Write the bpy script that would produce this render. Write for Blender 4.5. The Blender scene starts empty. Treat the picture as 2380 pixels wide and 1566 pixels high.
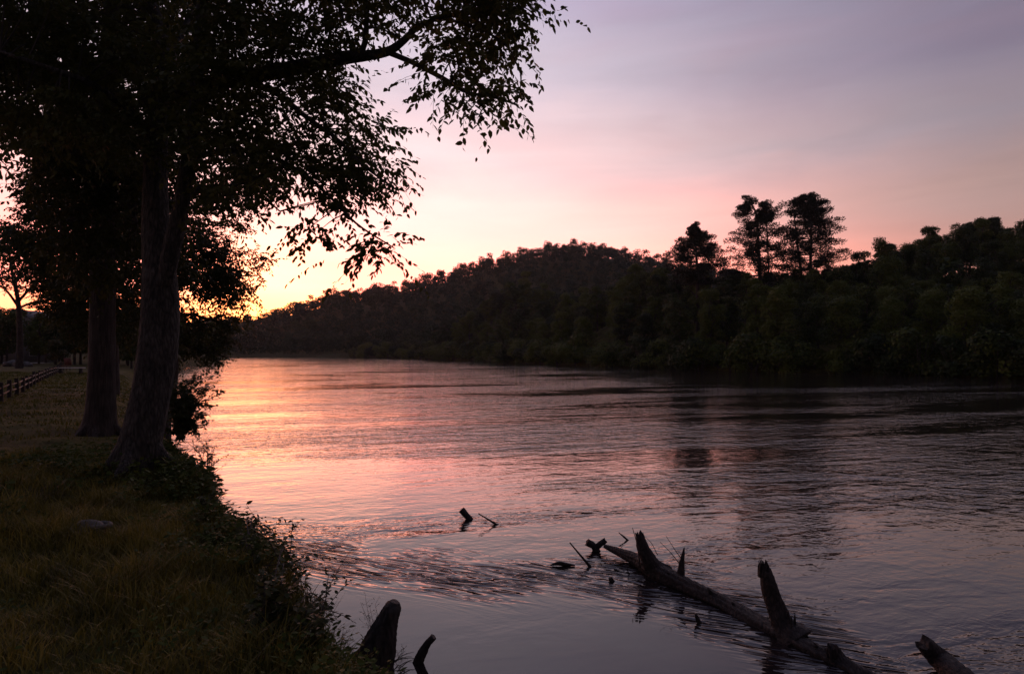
import bpy, math, random
import numpy as np
from mathutils import Vector
R = math.radians
random.seed(7)
rng = np.random.default_rng(11)
scene = bpy.context.scene
col = scene.collection

# ------------------------------------------------------------------ camera
F = 626.0          # focal length in pixels of a 1024 wide frame
HZ = 351.0         # picture row of the horizon
H = 2.6            # eye above the water
K = 1024 / 2380.0
cam_d = bpy.data.cameras.new('camera')
cam = bpy.data.objects.new('camera', cam_d)
col.objects.link(cam)
cam.location = (0, 0, H)
cam.rotation_euler = (R(90), 0, 0)
cam_d.sensor_width = 36
cam_d.lens = F / 1024 * 36
cam_d.shift_y = (HZ - 336.5) / 1024
cam_d.clip_start = 0.05
cam_d.clip_end = 5000
scene.camera = cam

def at(dx, dy, d):
    """a point of the place seen in direction (dx, dy) at distance d"""
    return np.array([(dx * K - 512) / F * d, d, H - (dy * K - HZ) / F * d])
def on(dx, dy, z=0.0):
    """the point at height z seen in that direction"""
    d = (H - z) * F / (dy * K - HZ)
    return np.array([(dx * K - 512) / F * d, d, z])

# ------------------------------------------------------------------ tagging helpers
def tag(o, label=None, cat=None, group=None, kind=None):
    if label: o['label'] = label
    if cat: o['category'] = cat
    if group: o['group'] = group
    if kind: o['kind'] = kind
    return o
def empty(name, loc, label, cat, group=None):
    o = bpy.data.objects.new(name, None)
    col.objects.link(o); o.location = loc; o.empty_display_size = 0.3
    return tag(o, label, cat, group)

# ------------------------------------------------------------------ mesh helpers
class MB:
    """collects vertices and faces; build() links them as one mesh object"""
    def __init__(s): s.v = []; s.f = []; s.n = 0
    def add(s, v, f):
        v = np.asarray(v, float)
        s.v.append(v); s.f.append((f if isinstance(f, np.ndarray) else [tuple(q) for q in f], s.n)); s.n += len(v)
    def mesh(s, name, origin=(0, 0, 0)):
        me = bpy.data.meshes.new(name)
        if not s.v: return me
        V = np.concatenate(s.v) - np.asarray(origin)
        loops = []; starts = []; c = 0
        for f, off in s.f:
            if isinstance(f, np.ndarray):
                k = f.shape[1]
                loops.append((f + off).ravel()); starts.append(c + np.arange(len(f)) * k); c += f.size
            else:
                for q in f:
                    loops.append(np.array(q) + off); starts.append(np.array([c])); c += len(q)
        L = np.concatenate(loops).astype(np.int32); S = np.concatenate(starts).astype(np.int32)
        me.vertices.add(len(V)); me.vertices.foreach_set('co', V.astype(np.float32).ravel())
        me.loops.add(len(L)); me.loops.foreach_set('vertex_index', L)
        me.polygons.add(len(S)); me.polygons.foreach_set('loop_start', S)
        me.update(calc_edges=True); me.validate()
        return me
    def build(s, name, mat, parent=None, origin=None, smooth=False):
        o0 = origin
        if o0 is None: o0 = parent.location if parent is not None else (0, 0, 0)
        me = s.mesh(name, o0)
        me.materials.append(mat)
        if smooth: me.polygons.foreach_set('use_smooth', np.ones(len(me.polygons), bool))
        o = bpy.data.objects.new(name, me); col.objects.link(o)
        if parent is not None: o.parent = parent
        else: o.location = o0
        return o

def unit(a):
    a = np.asarray(a, float); return a / (np.linalg.norm(a, axis=-1, keepdims=True) + 1e-9)

def spline(P, n):
    P = np.asarray(P, float); m = len(P)
    Q = np.vstack([2 * P[0] - P[1], P, 2 * P[-1] - P[-2]])
    t = np.linspace(0, m - 1, n); i = np.minimum(t.astype(int), m - 2); u = (t - i)[:, None]
    a, b, c, d = Q[i], Q[i + 1], Q[i + 2], Q[i + 3]
    return 0.5 * (2 * b + (c - a) * u + (2 * a - 5 * b + 4 * c - d) * u ** 2 + (3 * b - a - 3 * c + d) * u ** 3)

def tube(mb, P, rad, seg=8, n=None, rough=0.0, ridges=0, rdepth=0.0, cap=True, ragged=0.0, seed=0):
    """a tapered limb through the points P with radii rad"""
    r0 = np.random.default_rng(seed + 5)
    P = np.asarray(P, float); rad = np.asarray(rad, float)
    if n is None: n = max(len(P), 3)
    C = spline(np.column_stack([P, rad]), n); X = C[:, :3]; rr = np.maximum(C[:, 3], 0.0008)
    T = unit(np.gradient(X, axis=0))
    up = np.array([0, 0, 1.0]) if abs(T[0][2]) < 0.9 else np.array([1.0, 0, 0])
    A = unit(np.cross(T[0], up)); fr = []
    for k in range(n):
        A = unit(A - T[k] * np.dot(A, T[k])); fr.append((A, np.cross(T[k], A)))
    th = np.arange(seg) / seg * 2 * math.pi
    ph = r0.uniform(0, 6.28, 6)
    V = []
    for k in range(n):
        s = k / max(n - 1, 1)
        q = 1 + rough * (np.sin(th * 2 + ph[0] + s * 5) * 0.5 + np.sin(th * 3 + ph[1] + s * 9 * 1.3) * 0.35 + np.sin(th * 5 + ph[2] - s * 17) * 0.25)
        q += rough * 0.5 * r0.normal(0, 0.35, seg)
        if ridges: q += rdepth * np.sin(th * ridges + np.sin(s * 22 + ph[3]) * 0.8)
        off = np.zeros(seg)
        if ragged and k >= n - 3: off = np.where(np.arange(seg) % 3 == 0, 1, -.7) * r0.uniform(.2, 1, seg) * ragged * (.3, .6, 1)[k - n + 3]
        V.append(X[k] + (fr[k][0][None] * np.cos(th)[:, None] + fr[k][1][None] * np.sin(th)[:, None]) * (rr[k] * q)[:, None] + T[k] * off[:, None])
    V = np.concatenate(V)
    i = np.arange(n - 1)[:, None]; j = np.arange(seg)[None]; j2 = (j + 1) % seg
    Fq = np.stack([i * seg + j, i * seg + j2, (i + 1) * seg + j2, (i + 1) * seg + j], -1).reshape(-1, 4)
    m = mb.n
    mb.add(V, Fq)
    if cap:
        mb.add(np.vstack([V[-seg:], X[-1] - T[-1] * ragged * 0.6]), [(a, (a + 1) % seg, seg) for a in range(seg)])
        mb.add(np.vstack([V[:seg], X[0]]), [((a + 1) % seg, a, seg) for a in range(seg)])

def leaves(mb, O, D, N, L, W, shape='ovate'):
    """many leaves: base points O, directions D, blade normals N, lengths L, widths W"""
    D = unit(D); S = unit(np.cross(D, N)); Nn = np.cross(S, D)
    L = np.asarray(L)[:, None]; W = np.asarray(W)[:, None]
    if shape == 'ovate':
        prof = [(0, 0, 0), (.28, .42, .03), (.66, .34, .0), (1, 0, -.10), (.66, -.34, .0), (.28, -.42, .03)]
    elif shape == 'quad':
        prof = [(0, 0, 0), (.45, .5, .05), (1, 0, -.05), (.55, -.5, .05)]
    else:
        prof = [(0, 0, 0), (.5, .5, 0), (1, 0, 0)]
    k = len(prof)
    V = np.stack([O + D * L * a + S * W * b + Nn * L * c for a, b, c in prof], 1).reshape(-1, 3)
    mb.add(V, np.arange(len(V)).reshape(-1, k))

def box(mb, c, s, rz=0.0, tilt=0.0):
    x, y, z = np.array(s) / 2
    v = np.array([[a * x, b * y, d * z] for d in (-1, 1) for b in (-1, 1) for a in (-1, 1)], float)
    ct, st = math.cos(tilt), math.sin(tilt)
    v = v @ np.array([[1, 0, 0], [0, ct, st], [0, -st, ct]])
    cz, sz = math.cos(rz), math.sin(rz)
    v = v @ np.array([[cz, sz, 0], [-sz, cz, 0], [0, 0, 1]])
    mb.add(v + np.asarray(c), [(0, 2, 3, 1), (4, 5, 7, 6), (0, 1, 5, 4), (2, 6, 7, 3), (0, 4, 6, 2), (1, 3, 7, 5)])

def in_poly(x, y, poly):
    x = np.asarray(x); y = np.asarray(y); r = np.zeros(x.shape, bool); n = len(poly)
    for i in range(n):
        x1, y1 = poly[i]; x2, y2 = poly[(i + 1) % n]
        c = ((y1 > y) != (y2 > y)) & (x < (x2 - x1) * (y - y1) / (y2 - y1 + 1e-12) + x1)
        r ^= c
    return r
def poly_area(p):
    p = np.array(p); return abs(np.sum(p[:, 0] * np.roll(p[:, 1], -1) - p[:, 1] * np.roll(p[:, 0], -1))) / 2
def seg_dist(x, y, pts, closed=False):
    best = np.full(np.shape(x), 1e9); n = len(pts); tt = np.zeros(np.shape(x))
    for i in range(n if closed else n - 1):
        a = np.array(pts[i][:2], float); b = np.array(pts[(i + 1) % n][:2], float); d = b - a
        t = np.clip(((x - a[0]) * d[0] + (y - a[1]) * d[1]) / (d @ d), 0, 1)
        q = np.hypot(x - a[0] - t * d[0], y - a[1] - t * d[1])
        m = q < best; best = np.where(m, q, best); tt = np.where(m, i + t, tt)
    return best, tt

def vnoise(x, y, seed=0):
    """smooth value noise on arrays"""
    xi = np.floor(x).astype(np.int64); yi = np.floor(y).astype(np.int64); u = x - xi; v = y - yi
    u = u * u * (3 - 2 * u); v = v * v * (3 - 2 * v)
    def h(a, b):
        n = (a * 374761393 + b * 668265263 + seed * 974711) & 0x7fffffff
        n = ((n ^ (n >> 13)) * 1274126177) & 0x7fffffff
        return ((n ^ (n >> 16)) & 0xffff) / 65535.0
    return (h(xi, yi) * (1 - u) + h(xi + 1, yi) * u) * (1 - v) + (h(xi, yi + 1) * (1 - u) + h(xi + 1, yi + 1) * u) * v

# ------------------------------------------------------------------ materials
def nodes(m):
    m.use_nodes = True; nt = m.node_tree; nt.nodes.clear(); return nt, nt.nodes, nt.links
def N(ns, t, **kw):
    n = ns.new(t)
    for k, v in kw.items():
        if k in n.inputs: n.inputs[k].default_value = v
        else: setattr(n, k, v)
    return n
def ramp(ns, stops):
    r = ns.new('ShaderNodeValToRGB'); e = r.color_ramp.elements
    while len(e) < len(stops): e.new(0.5)
    for a, (p, c) in zip(e, stops): a.position = p; a.color = (*c, 1)
    return r

def leaf_mat(name, c1, c2, c3, scale=0.6, trans=0.3, rough=0.55, per_object=0.0, spec=.25):
    m = bpy.data.materials.new(name); nt, ns, L = nodes(m)
    tc = N(ns, 'ShaderNodeNewGeometry')
    nz = N(ns, 'ShaderNodeTexNoise', Scale=scale, Detail=3.0); L.new(tc.outputs['Position'], nz.inputs['Vector'])
    add = N(ns, 'ShaderNodeMath', operation='ADD'); L.new(nz.outputs['Fac'], add.inputs[0]); add.inputs[1].default_value = 0
    ri = N(ns, 'ShaderNodeMath', operation='MULTIPLY_ADD')
    L.new(tc.outputs['Random Per Island'], ri.inputs[0]); ri.inputs[1].default_value = 0.3; L.new(nz.outputs['Fac'], ri.inputs[2])
    src = ri
    if per_object:
        oi = ns.new('ShaderNodeObjectInfo')
        po = N(ns, 'ShaderNodeMath', operation='MULTIPLY_ADD'); L.new(oi.outputs['Random'], po.inputs[0]); po.inputs[1].default_value = per_object
        L.new(ri.outputs[0], po.inputs[2]); src = po
    r = ramp(ns, [(0.35, c1), (0.62, c2), (0.95, c3)])
    if per_object: r = ramp(ns, [(0.4, c1), (0.85, c2), (1.0, c3)])
    L.new(src.outputs[0], r.inputs[0])
    p = N(ns, 'ShaderNodeBsdfPrincipled', Roughness=rough); L.new(r.outputs[0], p.inputs['Base Color'])
    p.inputs['Specular IOR Level'].default_value = spec
    t = ns.new('ShaderNodeBsdfTranslucent'); L.new(r.outputs[0], t.inputs['Color'])
    mx = N(ns, 'ShaderNodeMixShader'); mx.inputs[0].default_value = trans
    L.new(p.outputs[0], mx.inputs[1]); L.new(t.outputs[0], mx.inputs[2])
    o = ns.new('ShaderNodeOutputMaterial'); L.new(mx.outputs[0], o.inputs[0])
    return m

def bark_mat(name, c1, c2, scale=(14, 14, 2.2), bump=0.03, rough=0.9):
    m = bpy.data.materials.new(name); nt, ns, L = nodes(m)
    tc = ns.new('ShaderNodeTexCoord'); mp = ns.new('ShaderNodeMapping'); mp.inputs['Scale'].default_value = scale
    L.new(tc.outputs['Object'], mp.inputs['Vector'])
    nz = N(ns, 'ShaderNodeTexNoise', Scale=1.0, Detail=6.0, Roughness=0.65, Distortion=0.6); L.new(mp.outputs[0], nz.inputs['Vector'])
    vo = N(ns, 'ShaderNodeTexVoronoi', Scale=1.3); vo.feature = 'DISTANCE_TO_EDGE'; L.new(mp.outputs[0], vo.inputs['Vector'])
    md = N(ns, 'ShaderNodeMath', operation='MULTIPLY_ADD'); L.new(vo.outputs['Distance'], md.inputs[0]); md.inputs[1].default_value = 0.8; L.new(nz.outputs['Fac'], md.inputs[2])
    big = N(ns, 'ShaderNodeTexNoise', Scale=3.0, Detail=3.0); L.new(tc.outputs['Object'], big.inputs['Vector'])
    r = ramp(ns, [(0.35, c1), (0.85, c2)]); L.new(md.outputs[0], r.inputs[0])
    mixc = N(ns, 'ShaderNodeMixRGB', blend_type='MULTIPLY'); mixc.inputs[0].default_value = 0.6
    rb = ramp(ns, [(0.35, (.55, .55, .5)), (0.65, (1.2, 1.2, 1.15))]); L.new(big.outputs['Fac'], rb.inputs[0])
    L.new(r.outputs[0], mixc.inputs[1]); L.new(rb.outputs[0], mixc.inputs[2])
    p = N(ns, 'ShaderNodeBsdfPrincipled', Roughness=rough); L.new(mixc.outputs[0], p.inputs['Base Color'])
    b = N(ns, 'ShaderNodeBump', Distance=bump, Strength=1.0); L.new(md.outputs[0], b.inputs['Height']); L.new(b.outputs[0], p.inputs['Normal'])
    o = ns.new('ShaderNodeOutputMaterial'); L.new(p.outputs[0], o.inputs[0])
    return m

def plain_mat(name, c, rough=0.7, var=0.3, scale=3.0):
    m = bpy.data.materials.new(name); nt, ns, L = nodes(m)
    tc = ns.new('ShaderNodeTexCoord'); nz = N(ns, 'ShaderNodeTexNoise', Scale=scale, Detail=5.0); L.new(tc.outputs['Object'], nz.inputs['Vector'])
    r = ramp(ns, [(0.3, tuple(x * (1 - var) for x in c)), (0.7, tuple(x * (1 + var) for x in c))]); L.new(nz.outputs['Fac'], r.inputs[0])
    p = N(ns, 'ShaderNodeBsdfPrincipled', Roughness=rough); L.new(r.outputs[0], p.inputs['Base Color'])
    b = N(ns, 'ShaderNodeBump', Distance=0.01, Strength=0.5); L.new(nz.outputs['Fac'], b.inputs['Height']); L.new(b.outputs[0], p.inputs['Normal'])
    o = ns.new('ShaderNodeOutputMaterial'); L.new(p.outputs[0], o.inputs[0])
    return m

M_leaf = leaf_mat('near_leaf', (.042, .052, .014), (.075, .082, .020), (.125, .125, .030), scale=0.8, trans=0.42)
M_leaf2 = leaf_mat('back_leaf', (.028, .036, .012), (.05, .055, .016), (.09, .085, .022), scale=0.7, trans=0.42)
M_shrub = leaf_mat('shrub_leaf', (.03, .04, .013), (.055, .065, .02), (.09, .09, .028), scale=2.0, trans=0.25)
M_far = leaf_mat('far_leaf', (.013, .022, .006), (.036, .056, .009), (.10, .125, .016), scale=0.16, trans=0.15, rough=0.7, per_object=0.5)
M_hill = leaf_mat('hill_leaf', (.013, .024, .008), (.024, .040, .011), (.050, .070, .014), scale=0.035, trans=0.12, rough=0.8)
M_pine = leaf_mat('pine_needles', (.014, .019, .010), (.022, .028, .014), (.035, .04, .018), scale=0.3, trans=0.1)
M_bark = bark_mat('grey_bark', (.016, .013, .012), (.13, .112, .10), scale=(17, 17, 4.5), bump=.09)
M_bark2 = bark_mat('brown_bark', (.022, .016, .014), (.09, .068, .06), scale=(18, 18, 1.6))
M_twig = bark_mat('twig_bark', (.03, .024, .02), (.07, .055, .045), bump=0.004)
M_wood = bark_mat('weathered_wood', (.008, .006, .005), (.065, .046, .040), scale=(26, 10, 10), bump=0.03, rough=0.75)
M_stump = bark_mat('wet_stump', (.012, .009, .008), (.075, .058, .050), scale=(16, 16, 5), bump=0.02, rough=0.7)
M_grass = leaf_mat('grass', (.045, .045, .007), (.15, .13, .018), (.34, .26, .05), scale=2.6, trans=0.3, rough=0.5)
M_lawn = leaf_mat('lawn_grass', (.055, .058, .010), (.105, .105, .016), (.16, .14, .026), scale=0.6, trans=0.3)
M_weed = leaf_mat('weed_leaf', (.030, .048, .008), (.060, .082, .014), (.11, .13, .024), scale=1.6, trans=0.3, rough=0.6, spec=.12)
M_dry = plain_mat('dry_stem', (.20, .14, .09))
M_stone = plain_mat('pale_stone', (.13, .115, .105), scale=9)
M_fence = plain_mat('fence_wood', (.018, .014, .013), scale=6)
M_wall = plain_mat('house_wall', (.2, .19, .19), scale=0.6, var=0.12)
M_roof = plain_mat('house_roof', (.07, .065, .065), scale=2)
M_white = plain_mat('pale_paint', (.55, .5, .47), scale=4, var=0.1)
M_red = plain_mat('red_cloth', (.16, .05, .04), scale=5, var=0.15)
M_path = plain_mat('gravel', (.40, .36, .32), scale=2, var=0.15)
M_glass = plain_mat('window_glass', (.03, .03, .035), rough=0.1, var=0.05)

# ------------------------------------------------------------------ land and river
left_shore = [(1.6, -60), (1.5, -8), (1.1, 0), (.35, 2.4), (-.55, 3.9), (-1.45, 5.05), (-2.05, 6.0), (-3.15, 7.4), (-3.95, 8.7), (-5.05, 10.3),
              (-6.1, 11.8), (-6.75, 13.0), (-6.95, 13.6), (-7.7, 14.4), (-9.8, 17.5), (-14, 24), (-20.5, 34), (-27.5, 45), (-37, 62), (-43.5, 80), (-62, 122), (-92, 203), (-150, 275), (-400, 400)]
right_shore = [(-400, 440), (-190, 335), (-118, 280), (-67, 268), (-9.4, 173), (6, 132), (21.4, 98.6), (31, 81), (40.7, 72), (49, 59), (60, 38), (72, 0), (80, -60)]
river = left_shore + right_shore

ridge_near = [(-32, 210, 2), (-13, 197, 11), (-1, 187, 17), (8, 180, 12), (16, 165, 3), (26, 135, 11), (33, 116, 7.5), (55, 118, 9), (61, 116, 10.5), (72, 116, 12.5), (87, 120, 15.8), (100, 122, 18.2), (140, 112, 24), (220, 80, 26)]
def rp(px, ab, d): return ((px - 512) / F * d, d, ab * d / F + 2.6 - 9.5)
ridge_far = [(-420, 380, 12), (-300, 400, 15), rp(150, 36, 400), rp(232, 37, 400), rp(262, 38, 405), rp(301, 50, 420), rp(344, 60, 430), rp(387, 66, 440), rp(430, 75, 450), rp(473, 89, 460),
             rp(516, 99, 460), rp(538, 106, 460), rp(572, 108, 460), rp(611, 104, 460), rp(645, 96, 455), rp(671, 90, 450), rp(740, 74, 440), rp(850, 60, 430), rp(1000, 70, 420)]

def ridge_h(x, y, rd, w):
    d, t = seg_dist(x, y, rd)
    i = np.minimum(t.astype(int), len(rd) - 2); u = t - i; hh = np.array([p[2] for p in rd])
    return (hh[i] * (1 - u) + hh[i + 1] * u) * np.exp(-(d / w) ** 2)

RV = np.array([left_shore + right_shore], float)[0]; NL = len(left_shore)
def land_info(x, y):
    """distance from the waterline (positive on land) and whether the point lies on the left side"""
    x = np.asarray(x, float); y = np.asarray(y, float)
    a = RV; b = np.roll(RV, -1, 0); sl = np.full(x.shape, 1e9); sr = sl.copy(); both = sl.copy()
    for i in range(len(a)):
        dx, dy = b[i] - a[i]; t = ((x - a[i, 0]) * dx + (y - a[i, 1]) * dy) / (dx * dx + dy * dy)
        t = np.minimum(np.maximum(t, 0), 1); q = (x - a[i, 0] - t * dx) ** 2 + (y - a[i, 1] - t * dy) ** 2
        both = np.minimum(both, q)
        if i < NL - 1: sl = np.minimum(sl, q)
        elif i >= NL and i < len(a) - 1: sr = np.minimum(sr, q)
    inside = in_poly(x, y, river); s = np.sqrt(both)
    return np.where(inside, -s, s), sl < sr
def height(x, y):
    x = np.asarray(x, float); y = np.asarray(y, float)
    s, isl = land_info(x, y)
    s = s + (vnoise(x * 1.3, y * 1.3, 3) - .5) * 0.35 * np.clip((s + 1) / 1, 0, 1)
    sp = np.maximum(s, 0)
    nz = (vnoise(x * .9, y * .9, 1) - .5) * .16 + (vnoise(x * 3.1, y * 3.1, 2) - .5) * .07
    zl = 0.62 * (1 - np.exp(-sp / .22)) + 0.30 * (1 - np.exp(-sp / 1.6)) + 0.12 * np.clip(sp / 20, 0, 1) + nz * np.clip(sp * 2, 0, 1) * np.clip(14 / (y + 6), .15, 1)
    # the bank swells up round the roots of the big tree
    zl = zl + .12 * np.exp(-(np.hypot(x + 5.1, y - 9.1) / 1.1) ** 2)
    zr = 0.5 * (1 - np.exp(-sp / 1.5)) + np.clip(sp / 18, 0, 1) * (ridge_h(x, y, ridge_near, 34) + ridge_h(x, y, ridge_far, 120) * np.clip((sp - 10) / 60, 0, 1)) + (vnoise(x * .05, y * .05, 4) - .5) * 4 * np.clip(sp / 30, 0, 1)
    far_l = ridge_h(x, y, ridge_far, 110) * np.clip((y - 180) / 80, 0, 1) * np.clip(sp / 40, 0, 1)
    z = np.where(isl, zl + far_l, zr)
    return np.where(s > 0, z + .0, np.maximum(-1.2, s * .8) - .05)
def gz(x, y): return float(height(np.array([x]), np.array([y]))[0])

def sgrid(n, a, b, c, k):
    """n coordinates from a to b, densest at c"""
    lo = np.arcsinh((a - c) / k); hi = np.arcsinh((b - c) / k)
    return c + k * np.sinh(np.linspace(lo, hi, n))
gx = sgrid(560, -900, 900, -3.6, 3.2); gy = sgrid(620, -300, 1500, 7.0, 3.4)
X, Y = np.meshgrid(gx, gy)
Z = height(X.ravel(), Y.ravel())
V = np.column_stack([X.ravel(), Y.ravel(), Z])
nx, ny = len(gx), len(gy)
i = np.arange(ny - 1)[:, None]; j = np.arange(nx - 1)[None]
Fq = np.stack([i * nx + j, i * nx + j + 1, (i + 1) * nx + j + 1, (i + 1) * nx + j], -1).reshape(-1, 4)

mg = bpy.data.materials.new('earth'); nt, ns, L = nodes(mg)
ge = ns.new('ShaderNodeNewGeometry')
n1 = N(ns, 'ShaderNodeTexNoise', Scale=0.9, Detail=6.0, Roughness=0.6); L.new(ge.outputs['Position'], n1.inputs['Vector'])
n2 = N(ns, 'ShaderNodeTexNoise', Scale=14.0, Detail=4.0); L.new(ge.outputs['Position'], n2.inputs['Vector'])
ad = N(ns, 'ShaderNodeMath', operation='MULTIPLY_ADD'); L.new(n2.outputs['Fac'], ad.inputs[0]); ad.inputs[1].default_value = .45; L.new(n1.outputs['Fac'], ad.inputs[2])
r = ramp(ns, [(0.5, (.036, .024, .009)), (0.72, (.070, .062, .014)), (0.95, (.12, .10, .022))]); L.new(ad.outputs[0], r.inputs[0])
p = N(ns, 'ShaderNodeBsdfPrincipled', Roughness=0.95); L.new(r.outputs[0], p.inputs['Base Color']); p.inputs['Specular IOR Level'].default_value = .15
b = N(ns, 'ShaderNodeBump', Distance=0.06, Strength=1.0); L.new(ad.outputs[0], b.inputs['Height']); L.new(b.outputs[0], p.inputs['Normal'])
o = ns.new('ShaderNodeOutputMaterial'); L.new(p.outputs[0], o.inputs[0])
mb = MB(); mb.add(V, Fq)
tag(mb.build('ground', mg, smooth=True), kind='structure')

# ------------------------------------------------------------------ water
calm_px = [(560, 1235), (640, 1262), (700, 1290), (860, 1318), (1000, 1338), (1150, 1352), (1280, 1345), (1400, 1362), (1500, 1356), (1600, 1400), (1750, 1470), (1950, 1566), (2100, 1700), (1900, 2600), (300, 2600), (500, 1500)]
calm_poly = [tuple(on(a, c)[:2]) for a, c in calm_px]
wx = sgrid(420, -900, 900, -.5, 2.8); wy = sgrid(420, -300, 1500, 6.5, 2.8)
WX, WY = np.meshgrid(wx, wy); wxr, wyr = WX.ravel(), WY.ravel()
d_, _ = seg_dist(wxr, wyr, calm_poly, True); ins = in_poly(wxr, wyr, calm_poly)
sd = np.where(ins, d_, -d_) + (vnoise(wxr * 1.7, wyr * 1.7, 9) - .5) * .7
calm = 1 / (1 + np.exp(-sd * 6.5))
edge = np.exp(-((sd + .15) / .45) ** 2) * (wyr < 14)
nx, ny = len(wx), len(wy)
i = np.arange(ny - 1)[:, None]; j = np.arange(nx - 1)[None]
Fw = np.stack([i * nx + j, i * nx + j + 1, (i + 1) * nx + j + 1, (i + 1) * nx + j], -1).reshape(-1, 4)
mw = bpy.data.materials.new('river_water'); nt, ns, L = nodes(mw)
ge = ns.new('ShaderNodeNewGeometry')
ac = N(ns, 'ShaderNodeAttribute', attribute_name='calm'); ae = N(ns, 'ShaderNodeAttribute', attribute_name='eddy')
def wave(sx, sy, rz, detail, dist, amp, off=0.0, rgh=.5):
    mp = ns.new('ShaderNodeMapping'); mp.inputs['Rotation'].default_value = (0, 0, rz); mp.inputs['Location'].default_value = (off, off * .7, 0)
    L.new(ge.outputs['Position'], mp.inputs['Vector'])
    m2 = ns.new('ShaderNodeMapping'); m2.inputs['Scale'].default_value = (sx, sy, 1); L.new(mp.outputs[0], m2.inputs['Vector'])
    nz = N(ns, 'ShaderNodeTexNoise', Scale=1.0, Detail=detail, Roughness=rgh, Distortion=dist); L.new(m2.outputs[0], nz.inputs['Vector'])
    sb = N(ns, 'ShaderNodeMath', operation='SUBTRACT'); L.new(nz.outputs['Fac'], sb.inputs[0]); sb.inputs[1].default_value = .5
    m = N(ns, 'ShaderNodeMath', operation='MULTIPLY'); L.new(sb.outputs[0], m.inputs[0]); m.inputs[1].default_value = amp
    return m, nz
def mth(op, a, c):
    m = N(ns, 'ShaderNodeMath', operation=op)
    for k, q in enumerate((a, c)):
        if isinstance(q, (int, float)): m.inputs[k].default_value = q
        else: L.new(q, m.inputs[k])
    return m.outputs[0]
w1, _ = wave(.50, 1.35, R(-18), 3.0, .5, .070)
w2, _ = wave(2.0, 4.6, R(-14), 3.0, .7, .028, 7)
w3, _ = wave(6.0, 12.0, R(-24), 2.0, .5, .0095, 3)
w4, _ = wave(1.3, 2.6, R(38), 2.0, 1.2, .020, 13)
_, band = wave(.05, .22, R(-16), 5.0, .8, 1.0, 31, .62)
bm = N(ns, 'ShaderNodeMapRange'); L.new(band.outputs['Fac'], bm.inputs[0]); bm.inputs[1].default_value = .40; bm.inputs[2].default_value = .62; bm.inputs[3].default_value = .22; bm.inputs[4].default_value = 1.45
rough_h = mth('ADD', mth('ADD', w1.outputs[0], w2.outputs[0]), mth('ADD', w3.outputs[0], w4.outputs[0]))
rough_h = mth('MULTIPLY', rough_h, bm.outputs[0])
rough_h = mth('MULTIPLY', rough_h, mth('MAXIMUM', mth('SUBTRACT', 1.0, ac.outputs['Fac']), 0.13))
ed, _ = wave(1.4, 6.0, R(22), 1.0, 2.2, .055, 5)
eh = mth('MULTIPLY', ed.outputs[0], ae.outputs['Fac'])
tot = mth('ADD', rough_h, eh)
bp = N(ns, 'ShaderNodeBump', Distance=1.0, Strength=1.0); L.new(tot, bp.inputs['Height'])
p = N(ns, 'ShaderNodeBsdfPrincipled', Roughness=0.04, IOR=1.6); p.inputs['Base Color'].default_value = (.022, .016, .016, 1)
L.new(bp.outputs[0], p.inputs['Normal'])
o = ns.new('ShaderNodeOutputMaterial'); L.new(p.outputs[0], o.inputs[0])
mb = MB(); mb.add(np.column_stack([wxr, wyr, np.zeros(len(wxr))]), Fw)
wo = mb.build('river_water', mw, smooth=True); tag(wo, kind='structure')
for nm, arr in (('calm', calm), ('eddy', edge)):
    a = wo.data.attributes.new(nm, 'FLOAT', 'POINT'); a.data.foreach_set('value', arr.astype(np.float32))

# ------------------------------------------------------------------ foliage of the near trees
def strands(mb, P, r0, r1):
    """many thin three-sided twigs at once; P is (n, k, 3)"""
    n, k, _ = P.shape
    if n == 0: return
    T = unit(P[:, -1] - P[:, 0]); A = unit(np.cross(T, [.31, .17, .93])); B = np.cross(T, A)
    r = np.linspace(r0, r1, k)[None, :, None, None]
    c = np.array([[math.cos(a), math.sin(a)] for a in (0, 2.094, 4.189)])
    off = A[:, None, None, :] * c[None, None, :, 0:1] + B[:, None, None, :] * c[None, None, :, 1:2]
    V = (P[:, :, None, :] + off * r).reshape(-1, 3)
    b = (np.arange(n)[:, None, None] * k + np.arange(k - 1)[None, :, None]) * 3
    q = np.arange(3)[None, None, :]; q2 = (q + 1) % 3
    mb.add(V, np.stack([b + q, b + q2, b + 3 + q2, b + 3 + q], -1).reshape(-1, 4))

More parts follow.
